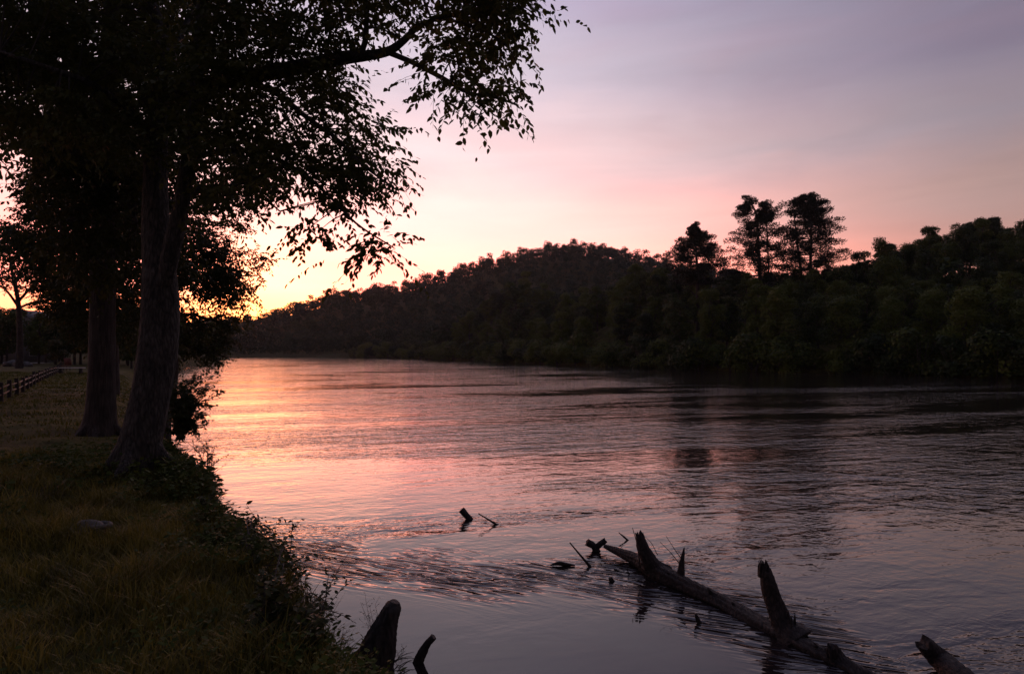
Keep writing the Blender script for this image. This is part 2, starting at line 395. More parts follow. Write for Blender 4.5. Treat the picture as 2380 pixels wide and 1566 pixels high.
def foliage(mbL, mbT, polys, limbs, leaf, spray_n=12, per=11, droop=.55, seed=1, flat=.5, ln=(.25, .62)):
    """polys: (outline, near, far, cover). Clusters of sprays fill the volume; each cluster hangs on a branch from the nearest limb"""
    g = np.random.default_rng(seed); tot = 0
    LP = np.concatenate([spline(np.array(l), 24) for l in limbs])
    for outline, dn, df, cover in polys:
        pa = np.array(outline, float); dm = (dn + df) / 2
        area = poly_area(outline) * K * K / (F / dm) ** 2           # square metres
        la = leaf * leaf * .3 * .6
        nc = max(2, int(area * cover / la / (spray_n * per)))
        lo = pa.min(0); hi = pa.max(0)
        q = g.uniform(lo, hi, (nc * 8, 2)); q = q[in_poly(q[:, 0], q[:, 1], outline)][:nc]; nc = len(q)
        d = g.uniform(dn, df, nc)
        C = np.column_stack([(q[:, 0] * K - 512) / F * d, d, H - (q[:, 1] * K - HZ) / F * d])
        j = np.argmin(np.linalg.norm((LP[None] - C[:, None]) * [1, 1, 1.3], axis=2), 1); B = LP[j]
        dist = np.linalg.norm(C - B, axis=1, keepdims=True)
        mid = (B + C) / 2 + np.array([0, 0, .10]) * dist + g.normal(0, .05, (nc, 3)) * dist
        t5 = np.linspace(0, 1, 6)[None, :, None]
        P = B[:, None] * (1 - t5) ** 2 + 2 * mid[:, None] * t5 * (1 - t5) + C[:, None] * t5 ** 2
        strands(mbT, P[dist[:, 0] > .25], .013 * (leaf / .09) ** .5, .004)
        out = unit(C - B)
        n = nc * spray_n
        dr = unit(np.repeat(out, spray_n, 0) * .6 + g.normal(0, 1, (n, 3)) * [1, 1, flat]); L_ = g.uniform(ln[0], ln[1], (n, 1)) * (leaf / .09) ** .5
        start = np.repeat(C, spray_n, 0) + g.normal(0, .12, (n, 3)) * (leaf / .09) ** .5
        t = ((np.arange(per) + .6) / per)[None, :, None]
        pts = start[:, None] + (dr * L_)[:, None] * t + np.array([0, 0, -droop * .45]) * L_[:, None] * t ** 2
        strands(mbT, pts[::2][:, [0, per // 2, per - 1]], .003, .0012)
        side = unit(np.cross(dr, [0, 0, 1.0]))[:, None] * np.where(np.arange(per) % 2, 1, -1)[None, :, None]
        ld = unit(dr[:, None] * .55 + side * .7 + g.normal(0, .3, (n, per, 3)) + np.array([0, 0, -droop]))
        O = pts.reshape(-1, 3); D = ld.reshape(-1, 3); N_ = unit(np.array([0, 0, 1.0]) + g.normal(0, .55, (len(O), 3)))
        keep = g.random(len(O)) < .85; O, D, N_ = O[keep], D[keep], N_[keep]
        Ls = leaf * g.uniform(.7, 1.25, len(O)); leaves(mbL, O, D, N_, Ls, Ls * g.uniform(.46, .68, len(O))); tot += len(O)
    return tot

def trunk_flare(mb, base, seed, r, lobes=5, hgt=.55):
    """roots running out from the foot of a trunk"""
    g = np.random.default_rng(seed)
    for k in range(lobes):
        a = k / lobes * 6.283 + g.uniform(-.3, .3)
        d = np.array([math.cos(a), math.sin(a), 0]); e = base + d * r * g.uniform(1.7, 2.3)
        e[2] = gz(e[0], e[1]) - .05
        tube(mb, [base + d * r * .35 + [0, 0, hgt], base + d * r * .9 + [0, 0, hgt * .35], e], [r * .32, r * .34, r * .10], seg=9, n=8, rough=.12, cap=False, seed=k)

leafcount = {}
# --- the big riverside tree
def L3(lst): return [at(*q) for q in lst]
T1b = on(325, 1108, .80); T1b[2] = gz(T1b[0], T1b[1])
root = empty('riverside_tree', T1b, 'big forked tree with thick rough trunk, its long limb reaching over the river', 'tree', 'large trees on the near bank')
mt = MB()
T1 = [at(318, 1150, 9.0), at(318, 1090, 9.0), at(322, 1050, 9.0), at(333, 1000, 9.0), at(353, 900, 9.05), at(367, 800, 9.1), at(373, 700, 9.15), at(370, 620, 9.2), at(362, 500, 9.3), at(362, 380, 9.4), at(366, 280, 9.5), at(385, 180, 9.6)]
T1r = np.array([128, 104, 94, 84, 80, 82, 78, 70, 58, 52, 48, 46]) * K * 9.1 / F / 2
tube(mt, T1, T1r, seg=36, n=90, rough=.045, ridges=15, rdepth=.022, seed=3)
stem2 = [at(384, 660, 9.05), at(398, 580, 8.95), at(420, 480, 8.85), at(438, 380, 8.8), at(452, 280, 8.8), at(462, 150, 8.8), at(470, 0, 8.8), at(480, -160, 8.8)]
tube(mt, stem2, np.array([34, 40, 36, 33, 31, 27, 22, 16]) * K * 8.9 / F / 2, seg=20, n=60, rough=.05, ridges=9, rdepth=.02, seed=4)
trunk_flare(mt, T1b, 5, .30)
limbA = [at(378, 215, 9.6), at(440, 205, 9.4), at(520, 188, 9.1), at(620, 170, 8.7), at(720, 150, 8.4), at(800, 134, 8.2), at(860, 128, 8.0), at(905, 118, 7.9), at(938, 94, 7.8), at(975, 60, 7.7), at(1030, 40, 7.6), at(1110, 30, 7.5)]
tube(mt, limbA, np.array([42, 42, 40, 36, 32, 28, 21, 18, 15, 11, 8, 5]) * K * 8.4 / F / 2, seg=14, n=60, rough=.07, seed=6)
limbs1 = [limbA,
    [at(905, 122, 7.9), at(965, 148, 7.8), at(1030, 182, 7.65), at(1090, 215, 7.5), at(1150, 225, 7.4), at(1205, 245, 7.35)],
    [at(838, 128, 8.1), at(850, 90, 8.05), at(852, 40, 8.0), at(860, -40, 8.0), at(880, -140, 8.0)],
    [at(852, 66, 8.05), at(880, 64, 8.0), at(910, 78, 7.9), at(930, 85, 7.9)],
    [at(560, 182, 8.9), at(640, 215, 8.6), at(710, 270, 8.3), at(780, 320, 8.1), at(840, 380, 7.9), at(920, 440, 7.8)],
    [at(440, 370, 8.8), at(520, 350, 8.7), at(620, 360, 8.5), at(700, 400, 8.2), at(760, 450, 8.0), at(830, 520, 7.8), at(915, 575, 7.7)],
    [at(425, 450, 8.8), at(500, 430, 9.2), at(590, 440, 9.3), at(650, 490, 9.3)],
    [at(470, 0, 8.8), at(560, -30, 8.4), at(680, -40, 8.2), at(780, 0, 8.0), at(800, 60, 8.0)],
    [at(480, -160, 8.8), at(600, -220, 8.4), at(800, -220, 8.0), at(1050, -160, 7.6), at(1190, -60, 7.5)],
    [at(1030, 40, 7.6), at(1120, 70, 7.4), at(1180, 110, 7.3), at(1210, 170, 7.3)],
    [at(1110, 30, 7.5), at(1180, 20, 7.4), at(1250, 40, 7.3)],
    [at(366, 330, 9.5), at(300, 260, 9.2), at(220, 200, 8.6), at(120, 160, 8.2), at(0, 120, 8.0)],
    [at(385, 180, 9.6), at(370, 60, 10), at(320, -60, 10.2), at(240, -160, 10.4)],
    [at(385, 180, 9.6), at(440, 40, 10.4), at(520, -80, 11)]]
w0 = [None, (13, 4), (14, 8), (5, 3), (16, 4), (15, 3), (12, 4), (14, 5), (12, 4), (6, 3), (5, 3), (26, 8), (40, 16), (22, 8)]
for l, w in zip(limbs1, w0):
    if w: tube(mt, l, np.linspace(w[0], w[1], len(l)) * K * 8.2 / F / 2, seg=9, n=30, rough=.08, seed=len(l) + w[0])
mt.build('trunk', M_bark, root, smooth=True)
polyR = [(830, -150), (1240, -150), (1225, -10), (1262, 35), (1248, 112), (1205, 92), (1190, 140), (1210, 180), (1190, 195), (1220, 255), (1165, 225), (1095, 245), (1045, 190), (1000, 140), (940, 75), (900, 62), (835, 75)]
polyR2 = [(985, 165), (1060, 195), (1040, 215), (1000, 205), (985, 238), (966, 215)]
polyM = [(470, -150), (850, -150), (845, 90), (790, 145), (800, 175), (815, 225), (855, 268), (872, 330), (830, 345), (900, 370), (950, 440), (905, 440), (870, 465), (790, 455), (735, 468), (690, 430), (655, 505), (575, 495), (500, 490), (450, 530), (440, 300)]
tail1 = [(685, 470), (715, 480), (760, 528), (735, 540), (700, 508)]
tail2 = [(735, 470), (800, 492), (850, 500), (880, 540), (938, 565), (925, 588), (880, 568), (822, 578), (822, 550), (770, 505)]
polyL = [(-150, -150), (480, -150), (450, 200), (440, 400), (330, 380), (240, 330), (150, 325), (40, 318), (-150, 300)]
ml = MB(); mk = MB()
n = foliage(ml, mk, [(polyR, 6.9, 8.2, 4.0), (polyR2, 7.3, 7.7, 2.2), (polyM, 7.6, 9.6, 4.3), (tail1, 7.9, 8.2, 2.0), (tail2, 7.6, 7.9, 2.6), (polyL, 8.0, 11.0, 3.7)], limbs1, .088, seed=21)
leafcount['T1'] = n
ml.build('crown', M_leaf, root); mk.build('twigs', M_twig, root)

# --- the second large tree, farther back
T2b = on(232, 992, .95); T2b[2] = gz(T2b[0], T2b[1])
root = empty('bank_tree', T2b, 'straight brown-barked tree standing on the lawn behind and left of the big forked tree', 'tree', 'large trees on the near bank')
d2 = T2b[1]
mt = MB()
T2 = [at(230, 1010, d2), at(232, 985, d2), at(234, 950, d2), at(236, 880, d2), at(238, 780, d2), at(239, 680, d2), at(239, 580, d2), at(241, 460, d2), at(246, 330, d2 - .1), at(252, 180, d2 - .2), at(262, 20, d2 - .3), at(270, -160, d2 - .3)]
tube(mt, T2, np.array([92, 74, 64, 57, 54, 51, 49, 46, 42, 36, 28, 18]) * K * d2 / F / 2, seg=30, n=90, rough=.04, ridges=13, rdepth=.02, seed=9)
trunk_flare(mt, T2b, 7, .30, lobes=6, hgt=.5)
limbs2 = [[at(241, 450, d2), at(190, 380, d2 - .7), at(120, 330, d2 - 1.2), at(40, 300, d2 - 1.4)], [at(246, 330, d2), at(310, 250, d2 + .6), at(400, 200, d2 + 1)], [at(240, 520, d2), at(200, 500, d2 - .8), at(140, 520, d2 - 1.5)], [at(241, 500, d2), at(290, 480, d2 - .8), at(320, 520, d2 - 1.4)], [at(240, 560, d2), at(310, 560, d2 + 1), at(400, 600, d2 + 2)],
          [at(252, 180, d2), at(160, 100, d2 - .6), at(40, 40, d2 - 1)], [at(250, 230, d2), at(200, 210, d2 + 1), at(90, 200, d2 + 1.6)], [at(262, 20, d2), at(350, -60, d2 + .5), at(440, -120, d2 + .8)], [at(246, 400, d2), at(320, 380, d2 + .9), at(420, 380, d2 + 1.2), at(520, 370, d2 + 1.3)]]
for l in limbs2: tube(mt, l, np.linspace(20, 7, len(l)) * K * d2 / F / 2, seg=9, n=26, rough=.08, seed=len(l))
mt.build('trunk', M_bark2, root, smooth=True)
ml = MB(); mk = MB()
n = foliage(ml, mk, [([(-200, -150), (480, -150), (470, 300), (560, 330), (640, 420), (560, 470), (470, 500), (440, 440), (330, 420), (230, 360), (150, 330), (45, 320), (-200, 310)], d2 - 2.2, d2 + 2.6, 3.6), ([(90, 330), (340, 330), (350, 560), (320, 640), (215, 655), (130, 600), (80, 470)], d2 - 2.4, d2 - .6, 3.6), ([(300, 380), (440, 380), (440, 640), (400, 720), (300, 640)], d2 + .6, d2 + 2.6, 3.2)], limbs2, .105, seed=31)
leafcount['T2'] = n
ml.build('crown', M_leaf2, root); mk.build('twigs', M_twig, root)

# --- the leaning tree whose crown overhangs the river behind the big tree
d3 = 19.0
b3 = at(428, 935, d3); b3[2] = gz(b3[0], b3[1]) if gz(b3[0], b3[1]) > 0 else .3
b3 = np.array([-8.9 - .35, 16.6, 0]); b3[2] = gz(*b3[:2])
root = empty('leaning_tree', b3, 'slim leaning tree behind the big trunk, loose crown hanging over the water against the sunset', 'tree')
mt = MB()
T3 = [b3 - [0, 0, .3], b3 + [-.15, .3, .9], at(400, 850, 17.4), at(385, 760, 18), at(392, 660, 18.6), at(410, 580, 19), at(430, 510, 19.3)]
tube(mt, T3, [.22, .19, .17, .15, .13, .10, .06], seg=14, n=40, rough=.05, seed=2)
limbs3 = [T3[2:], [at(388, 740, 18.2), at(440, 730, 18.6), at(500, 745, 18.8), at(545, 760, 19)], [at(392, 660, 18.6), at(460, 640, 18.8), at(540, 640, 19), at(600, 640, 19.2)], [at(410, 580, 19), at(480, 570, 19.2), at(560, 590, 19.5)], [at(388, 720, 18), at(420, 790, 18), at(470, 815, 18), at(530, 830, 18)], [at(430, 510, 19.3), at(500, 525, 19.4)]]
for l in limbs3[1:]: tube(mt, l, np.linspace(.07, .015, len(l)), seg=6, n=20, rough=.08)
mt.build('trunk', M_bark2, root, smooth=True)
ml = MB(); mk = MB()
n = foliage(ml, mk, [([(400, 500), (470, 470), (560, 515), (590, 560), (560, 570), (634, 600), (600, 615), (605, 650), (585, 690), (590, 705), (520, 700), (430, 665), (395, 640)], 17.8, 20.4, 2.6),
                     ([(400, 520), (480, 540), (540, 600), (575, 690), (500, 692), (440, 672), (395, 640)], 17.5, 20, 4.5),
                     ([(400, 715), (470, 722), (560, 725), (575, 738), (540, 760), (525, 790), (500, 825), (470, 838), (400, 835)], 17.4, 19.4, 4.2),
                     ([(480, 830), (520, 826), (552, 832), (545, 840), (500, 848)], 17.6, 18, .5)], limbs3, .10, spray_n=9, per=11, seed=41)
leafcount['T3'] = n
ml.build('crown', M_leaf2, root); mk.build('twigs', M_twig, root)

# --- dense tree behind the second one
d4 = 27.0
b4 = np.array([(112 - 512) / F * d4, d4, 0]); b4[2] = gz(*b4[:2])
root = empty('lawn_tree', b4, 'dense dark tree on the lawn with its low crown behind the straight brown trunk', 'tree')
mt = MB(); T4 = [b4 - [0, 0, .2], b4 + [0, 0, 2], at(255, 640, d4), at(235, 480, d4), at(225, 360, d4)]
tube(mt, T4, [.32, .25, .22, .17, .08], seg=14, n=30, rough=.05)
limbs4 = [T4[2:], [at(250, 600, d4), at(160, 560, d4 - 1), at(60, 540, d4 - 1)], [at(240, 500, d4), at(150, 440, d4 + 1), at(80, 420, d4)], [at(245, 560, d4), at(320, 500, d4 + 1)], [at(252, 640, d4), at(300, 680, d4 + 1)], [at(252, 640, d4), at(180, 680, d4 - 1)]]
for l in limbs4[1:]: tube(mt, l, np.linspace(.10, .02, len(l)), seg=6, n=16, rough=.08)
mt.build('trunk', M_bark2, root, smooth=True)
ml = MB(); mk = MB()
n = foliage(ml, mk, [([(70, 290), (350, 290), (385, 500), (370, 700), (330, 760), (230, 790), (140, 760), (110, 690), (60, 620), (5, 555), (62, 490), (55, 430), (85, 405)], d4 - 2.8, d4 + 2.8, 6.5)], limbs4, .14, spray_n=10, per=12, seed=51)
leafcount['T4'] = n
ml.build('crown', M_leaf2, root); mk.build('twigs', M_twig, root)

# --- tree in front of the house, far left
d5 = 60.0
b5 = np.array([(19 - 512) / F * d5, d5, 0]); b5[2] = gz(*b5[:2])
root = empty('yard_tree', b5, 'spreading tree at the far left edge with orange sunset showing under its crown', 'tree')
mt = MB(); T5 = [b5 - [0, 0, .2], b5 + [.1, 0, 3], at(42, 700, d5), at(30, 640, d5), at(20, 580, d5)]
tube(mt, T5, [.34, .26, .20, .14, .06], seg=12, n=24, rough=.05)
limbs5 = [T5[2:], [at(42, 700, d5), at(90, 650, d5), at(140, 620, d5)], [at(42, 710, d5), at(10, 670, d5), at(-40, 640, d5)], [at(35, 660, d5), at(60, 600, d5 + 1), at(80, 560, d5 + 1)], [at(42, 715, d5), at(90, 700, d5 + 1), at(150, 710, d5)]]
for l in limbs5[1:]: tube(mt, l, np.linspace(.14, .04, len(l)), seg=6, n=14, rough=.08)
mt.build('trunk', M_bark2, root, smooth=True)
ml = MB(); mk = MB()
n = foliage(ml, mk, [([(-120, 560), (-40, 530), (30, 522), (120, 520), (200, 560), (220, 700), (150, 690), (90, 672), (50, 675), (20, 672), (-10, 655), (-100, 660)], d5 - 2.5, d5 + 2.5, 2.4), ([(70, 680), (220, 690), (230, 760), (120, 750)], d5 - 2, d5 + 2, 2.5)], limbs5, .24, spray_n=7, per=9, seed=61)
ml.build('crown', M_leaf2, root); mk.build('twigs', M_twig, root)

# --- twig hanging in from the left edge
P0 = at(-160, 250, 5.2)
root = empty('hanging_branch', at(-160, 250, 5.2), 'thin drooping branch end with a few leaves hanging at the left edge of the sky', 'branch')
mt = MB(); ml = MB()
br = [P0, at(-60, 300, 5.1), at(-5, 365, 5.0), at(14, 385, 5.0), at(18, 402, 5.0)]
tube(mt, br, [.012, .008, .004, .003, .0015], seg=5, n=14); tube(mt, [at(-5, 365, 5), at(2, 395, 5), at(4, 405, 5)], [.003, .002, .001], seg=4)
O = np.array([at(18, 400, 5), at(16, 398, 5), at(10, 392, 5), at(4, 400, 5), at(2, 398, 5), at(-4, 372, 5), at(-30, 335, 5), at(-50, 310, 5)]); 
D = np.array([[.45, 0, -.6], [-.2, .1, -.8], [.5, .3, -.5], [-.5, 0, -.5], [-.1, -.2, -.9], [-.3, .2, -.8], [.2, .1, -.9], [-.3, .1, -.8]])
leaves(ml, O, D, unit(rng.normal(0, 1, (8, 3)) * [.5, 1, .4]), np.full(8, .10), np.full(8, .038))
mt.build('stem', M_twig, root); ml.build('foliage', M_leaf, root)
P0 = P0

# ------------------------------------------------------------------ far trees: prototypes
def crown_arrays(seed, nlobe, rx, rz, zc, nleaf, leaf, lr=(.26, .48)):
    g = np.random.default_rng(seed); O = []; D = []; Nn = []
    lob = []
    for k in range(nlobe):
        a = g.uniform(0, 6.283); rr = g.uniform(0, .68) ** .7; zz = g.uniform(-.75, .85)
        sc = 1 - .45 * max(zz, 0) - .2 * max(-zz, 0)
        lob.append((np.array([math.cos(a) * rr * rx * sc, math.sin(a) * rr * rx * sc, zc + zz * rz * .8]), g.uniform(*lr) * rx))
    w = np.array([l[1] ** 2 for l in lob]); w = w / w.sum()
    for (c, r_), ww in zip(lob, w):
        m = int(nleaf * ww); u = unit(g.normal(size=(m, 3))); u[:, 2] = np.where(u[:, 2] < -.5, -u[:, 2], u[:, 2])
        rad = r_ * (1 + g.normal(0, .17, m)) * (1 - .25 * g.random(m) ** 3)
        O.append(c + u * rad[:, None] * [1, 1, .82]); Nn.append(unit(u + g.normal(0, .45, (m, 3)) + [0, 0, .35])); D.append(unit(np.cross(u, g.normal(size=(m, 3))) + u * .3 + [0, 0, -.25]))
    O = np.concatenate(O); D = np.concatenate(D); Nn = np.concatenate(Nn); Ls = leaf * g.uniform(.6, 1.4, len(O))
    return O, D, Nn, Ls
def proto(seed, kind):
    g = np.random.default_rng(seed); ml = MB(); mt = MB()
    if kind == 'tree':
        hgt = g.uniform(10.5, 13.5); rx = g.uniform(3.0, 4.0)
        A = crown_arrays(seed, int(g.integers(34, 46)), rx * g.uniform(.9, 1.15), hgt * g.uniform(.46, .54), hgt * .52, 9500, .26, (.13, .36))
        tube(mt, [[0, 0, -1], [g.normal(0, .1), g.normal(0, .1), hgt * .3], [g.normal(0, .3), g.normal(0, .3), hgt * .6], [0, 0, hgt * .85]], [.26, .2, .13, .04], seg=8, n=12, rough=.05)
        for k in range(6):
            a = g.uniform(0, 6.28); z0 = hgt * g.uniform(.3, .6)
            tube(mt, [[0, 0, z0], [math.cos(a) * rx * .35, math.sin(a) * rx * .35, z0 + 1.2], [math.cos(a) * rx * .7, math.sin(a) * rx * .7, z0 + 2.2]], [.10, .07, .03], seg=5, n=6)
    else:
        hgt = g.uniform(3.2, 4.6); rx = g.uniform(2.2, 3.0)
        A = crown_arrays(seed, 9, rx, hgt * .5, hgt * .42, 4200, .24)
        for k in range(5):
            a = g.uniform(0, 6.28); tube(mt, [[0, 0, -.5], [math.cos(a) * .5, math.sin(a) * .5, hgt * .3], [math.cos(a) * 1.2, math.sin(a) * 1.2, hgt * .7]], [.07, .05, .02], seg=5, n=5)
    leaves(ml, A[0], A[1], A[2], A[3], A[3] * .75, 'quad')
    a = ml.mesh('crown_' + kind); a.materials.append(M_far); b = mt.mesh('trunk_' + kind); b.materials.append(M_bark2)
    return a, b, hgt
protos = [proto(100 + k, 'tree') for k in range(7)]
bushes = [proto(200 + k, 'bush') for k in range(4)]
def put(meshes, name, x, y, sc, label, cat, group, dz=-.2, sz=1.0, part='trunk'):
    root = empty(name, (x, y, gz(x, y) + dz), label, cat, group)
    root.rotation_euler = (0, 0, random.uniform(0, 6.28)); root.scale = (sc, sc, sc * sz)
    for nm, me in (('crown', meshes[0]), (part, meshes[1])):
        c = bpy.data.objects.new(nm, me); col.objects.link(c); c.parent = root
    return root

g = np.random.default_rng(77)
# candidate spots over the wooded side, kept apart from one another
def scatter(n, x0, x1, y0, y1, sep, test):
    pts = []; cell = {}
    X_ = g.uniform(x0, x1, n); Y_ = g.uniform(y0, y1, n); ok = test(X_, Y_)
    for x, y in zip(X_[ok], Y_[ok]):
        k = (int(x // sep), int(y // sep)); bad = False
        for a in (-1, 0, 1):
            for b_ in (-1, 0, 1):
                for q in cell.get((k[0] + a, k[1] + b_), ()):
                    if (q[0] - x) ** 2 + (q[1] - y) ** 2 < sep * sep: bad = True
        if not bad: cell.setdefault(k, []).append((x, y)); pts.append((x, y))
    return pts
def t_near(x, y):
    s, isl = land_info(x, y); px = 512 + F * x / np.maximum(y, 1); d, _ = seg_dist(x, y, ridge_near)
    return (~isl) & (s > 1.6) & (s < 75) & (px > 395) & (px < 1110) & (y < 214) & ((s < 30) | (d < 22))
spots = scatter(24000, -60, 150, 30, 214, 4.5, t_near)
spots.sort(key=lambda q: math.hypot(*q))
zone_lab = {
 'right': 'dark leafy tree in the unbroken wood on the right hillside across the river',
 'mid': 'leafy tree in the low wood below the tall pines on the far bank',
 'left': 'green tree in the far bank wood, left of the tall pines'}
zone_grp = {'right': 'trees on the right hillside', 'mid': 'trees below the pines', 'left': 'trees on the far bank left of the pines'}
nind = 0; rest = []
print('near spots', len(spots))
for k, (x, y) in enumerate(spots):
    px = 512 + F * x / y
    if nind >= 240: rest.append((x, y, 1)); continue
    z = 'right' if px > 835 else ('mid' if px > 665 else 'left')
    put(protos[int(g.integers(7))], 'broadleaf_tree', x, y, g.uniform(.64, .92), zone_lab[z], 'tree', zone_grp[z], sz=g.uniform(.85, 1.1))
    nind += 1
cr = np.array([p[:2] for p in ridge_near[1:13]], float); cc_ = np.concatenate([[0], np.cumsum(np.hypot(*np.diff(cr, axis=0).T))]); q = 0
while q < cc_[-1]:
    x = np.interp(q, cc_, cr[:, 0]) + g.normal(0, .8); y = np.interp(q, cc_, cr[:, 1]) + g.normal(0, .8); px = 512 + F * x / y; q += 2.9
    if px > 1060 or not (px < 530 or px > 600): continue
    z = 'right' if px > 835 else ('mid' if px > 665 else 'left')
    put(protos[int(g.integers(7))], 'broadleaf_tree', x, y, g.uniform(.66, .80), zone_lab[z], 'tree', zone_grp[z], sz=g.uniform(.92, 1.06)); nind += 1
# bushes leaning over the far waterline
rs = np.array(right_shore[3:11], float)
cum = np.concatenate([[0], np.cumsum(np.hypot(*np.diff(rs, axis=0).T))])
q = 0; nb = 0
while q < cum[-1]:
    x = np.interp(q, cum, rs[:, 0]); y = np.interp(q, cum, rs[:, 1])
    px = 512 + F * x / y
    if 300 < px < 1080:
        i_ = min(np.searchsorted(cum, q, 'right') - 1, len(rs) - 2); d_ = unit(rs[i_ + 1] - rs[i_]); nrm = np.array([-d_[1], d_[0]])
        if land_info(np.array([x + nrm[0]]), np.array([y + nrm[1]]))[0][0] < 0: nrm = -nrm
        kk = g.uniform(-.3, 1.1); x += nrm[0] * kk; y += nrm[1] * kk
        lab = 'dark bush hanging over the far waterline below the right hillside' if px > 835 else ('low bush at the far waterline below the pines' if px > 665 else 'low green bush at the far waterline left of the pines')
        put(bushes[int(g.integers(4))], 'waterside_bush', x, y, g.uniform(.8, 1.3) * (1 + y / 500), lab, 'bush', 'bushes along the far waterline' + (' on the right' if px > 835 else (' in the middle' if px > 665 else ' on the left')), dz=-.7, part='stem'); nb += 1
    q += g.uniform(2.4, 3.6) * (1 + max(0, y - 100) / 120)
print('trees', nind, 'bushes', nb)

# --- the far wood, one mass
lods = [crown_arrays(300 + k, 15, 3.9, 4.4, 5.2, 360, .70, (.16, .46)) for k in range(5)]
def t_far(x, y):
    s, isl = land_info(x, y); px = 512 + F * x / np.maximum(y, 1)
    return (s > 2) & (px > -60) & (px < 1090) & (((~isl) & ((y > 214) | ((px < 395) & (y > 150)))) | (isl & (y > 95) & (s < 260)))
fs = scatter(70000, -430, 330, 95, 520, 5.6, t_far)
far_spots = [(x, y, 1.0) for x, y in fs] + rest
fs2 = scatter(4000, -60, 150, 90, 214, 7.0, lambda x, y: (lambda s, isl, d: (~isl) & (s > 28) & (d >= 22))(land_info(x, y)[0], land_info(x, y)[1], seg_dist(x, y, ridge_near)[0]))
far_spots += [(x, y, 1.0) for x, y in fs2]
fx = np.array([q[0] for q in far_spots]); fy = np.array([q[1] for q in far_spots]); fz = height(fx, fy)
print('far mass trees', len(fx))
mass_hill = MB(); mass_left = MB()
isl_all = land_info(fx, fy)[1]
for x, y, z, il in zip(fx, fy, fz, isl_all):
    A = lods[int(g.integers(5))]; a = g.uniform(0, 6.28); sc = g.uniform(.6, 1.3); ca, sa = math.cos(a), math.sin(a)
    if il: sc *= .85
    Rm = np.array([[ca, sa, 0], [-sa, ca, 0], [0, 0, 1]])
    m = mass_left if (il and y < 260) else mass_hill
    leaves(m, (A[0] @ Rm) * sc + [x, y, z - .6], A[1] @ Rm, A[2] @ Rm, A[3] * sc, A[3] * sc * .8, 'quad')
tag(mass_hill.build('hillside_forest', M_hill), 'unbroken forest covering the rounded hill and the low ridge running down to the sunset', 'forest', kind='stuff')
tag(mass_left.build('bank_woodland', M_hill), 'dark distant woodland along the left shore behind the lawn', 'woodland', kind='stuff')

# --- closing row of trees behind the lawn, standing one by one
for k in range(26):
    px = -36 + k * 9 + g.uniform(-3, 3); d = g.uniform(74, 86); x = (px - 512) / F * d
    if 19 < px < 38: d = g.uniform(104, 112); x = (px - 512) / F * d
    if land_info(np.array([x]), np.array([d]))[0][0] < 3: continue
    put(protos[k % 7], 'lawn_edge_tree', x, d, g.uniform(.58, .68), 'dark leafy tree in the row closing the far end of the lawn', 'tree', 'trees at the far end of the lawn', sz=.95)
# trees along the left shore, seen beside the big trunk
for k, (px, d, s_) in enumerate([(150, 72, .62), (166, 78, .6), (176, 88, .62), (186, 100, .66), (197, 118, .7), (206, 138, .75), (214, 158, .8), (221, 178, .8), (141, 66, .55), (128, 74, .6)]):
    x = (px - 512) / F * d
    q_ = land_info(np.array([x]), np.array([d]))
    while q_[0][0] < 1.2: x -= .5; q_ = land_info(np.array([x]), np.array([d]))
    put(protos[(k * 3) % 7], 'shore_tree', x, d, s_, 'dark tree on the left shore, seen past the right side of the big trunk', 'tree', 'trees on the left shore')

# ------------------------------------------------------------------ the three pines
def pine(name, stems, tiers, d, label, seed, nper=420):
    g = np.random.default_rng(seed); bx = stems[0][0][0]
    b = at(bx[0], bx[1], d); b[2] = gz(b[0], b[1]) - .3
    root = empty(name, b, label, 'pine tree', 'tall pines above the far bank')
    mt = MB(); ml = MB(); s1 = K * d / F
    for st, r0 in stems:
        P = [at(x, y, d) for x, y in st]; P[0][2] = b[2]
        tube(mt, P, np.linspace(r0, r0 * .25, len(P)), seg=9, n=24, rough=.05)
    O = []; D = []; Nn = []
    for (cx, cy, w, cnt) in tiers:
        for k in range(cnt):
            a = g.uniform(0, 6.283); rr = w * s1 * 1.15 * (g.uniform(.2, 1.0) ** .5)
            c0 = at(cx, cy + g.normal(0, 6), d)
            tip = c0 + np.array([math.cos(a) * rr, math.sin(a) * rr, g.uniform(-.1, .25) * rr * .5])
            start = c0 + np.array([0, 0, -.10 * rr - .2])
            mid = (start + tip) / 2 + [0, 0, -.08 * rr]
            tube(mt, [start, mid, tip], [.09, .06, .025], seg=5, n=7, cap=False)
            for q in range(3):
                cc = start + (tip - start) * [.55, .8, 1.0][q] + g.normal(0, .2, 3)
                m = nper // 3; u = unit(g.normal(size=(m, 3))) * (g.random((m, 1)) ** .4)
                sz = min(1.1, .36 + rr * .24) * [.85, 1.0, .75][q]
                O.append(cc + u * [sz, sz, sz * .50]); D.append(unit(u + [0, 0, .4] + g.normal(0, .4, (m, 3)))); Nn.append(unit(g.normal(size=(m, 3))))
    O = np.concatenate(O); D = np.concatenate(D); Nn = np.concatenate(Nn); Ls = g.uniform(.22, .46, len(O))
    leaves(ml, O, D, Nn, Ls, Ls * .32, 'quad')
    mt.build('trunk', M_bark2, root, smooth=True); ml.build('crown', M_pine, root)
pine('pine_tree', [([(1622, 760), (1621, 640), (1618, 580), (1616, 536)], .34)],
     [(1617, 530, 9, 4), (1616, 538, 20, 5), (1618, 548, 28, 6), (1619, 560, 38, 7), (1620, 573, 46, 8), (1620, 587, 54, 8), (1621, 601, 62, 9), (1622, 616, 66, 9), (1622, 632, 62, 8), (1622, 650, 56, 6)], 108, 'smallest of the three tall pines, broad layered cone standing apart on the left', 1)
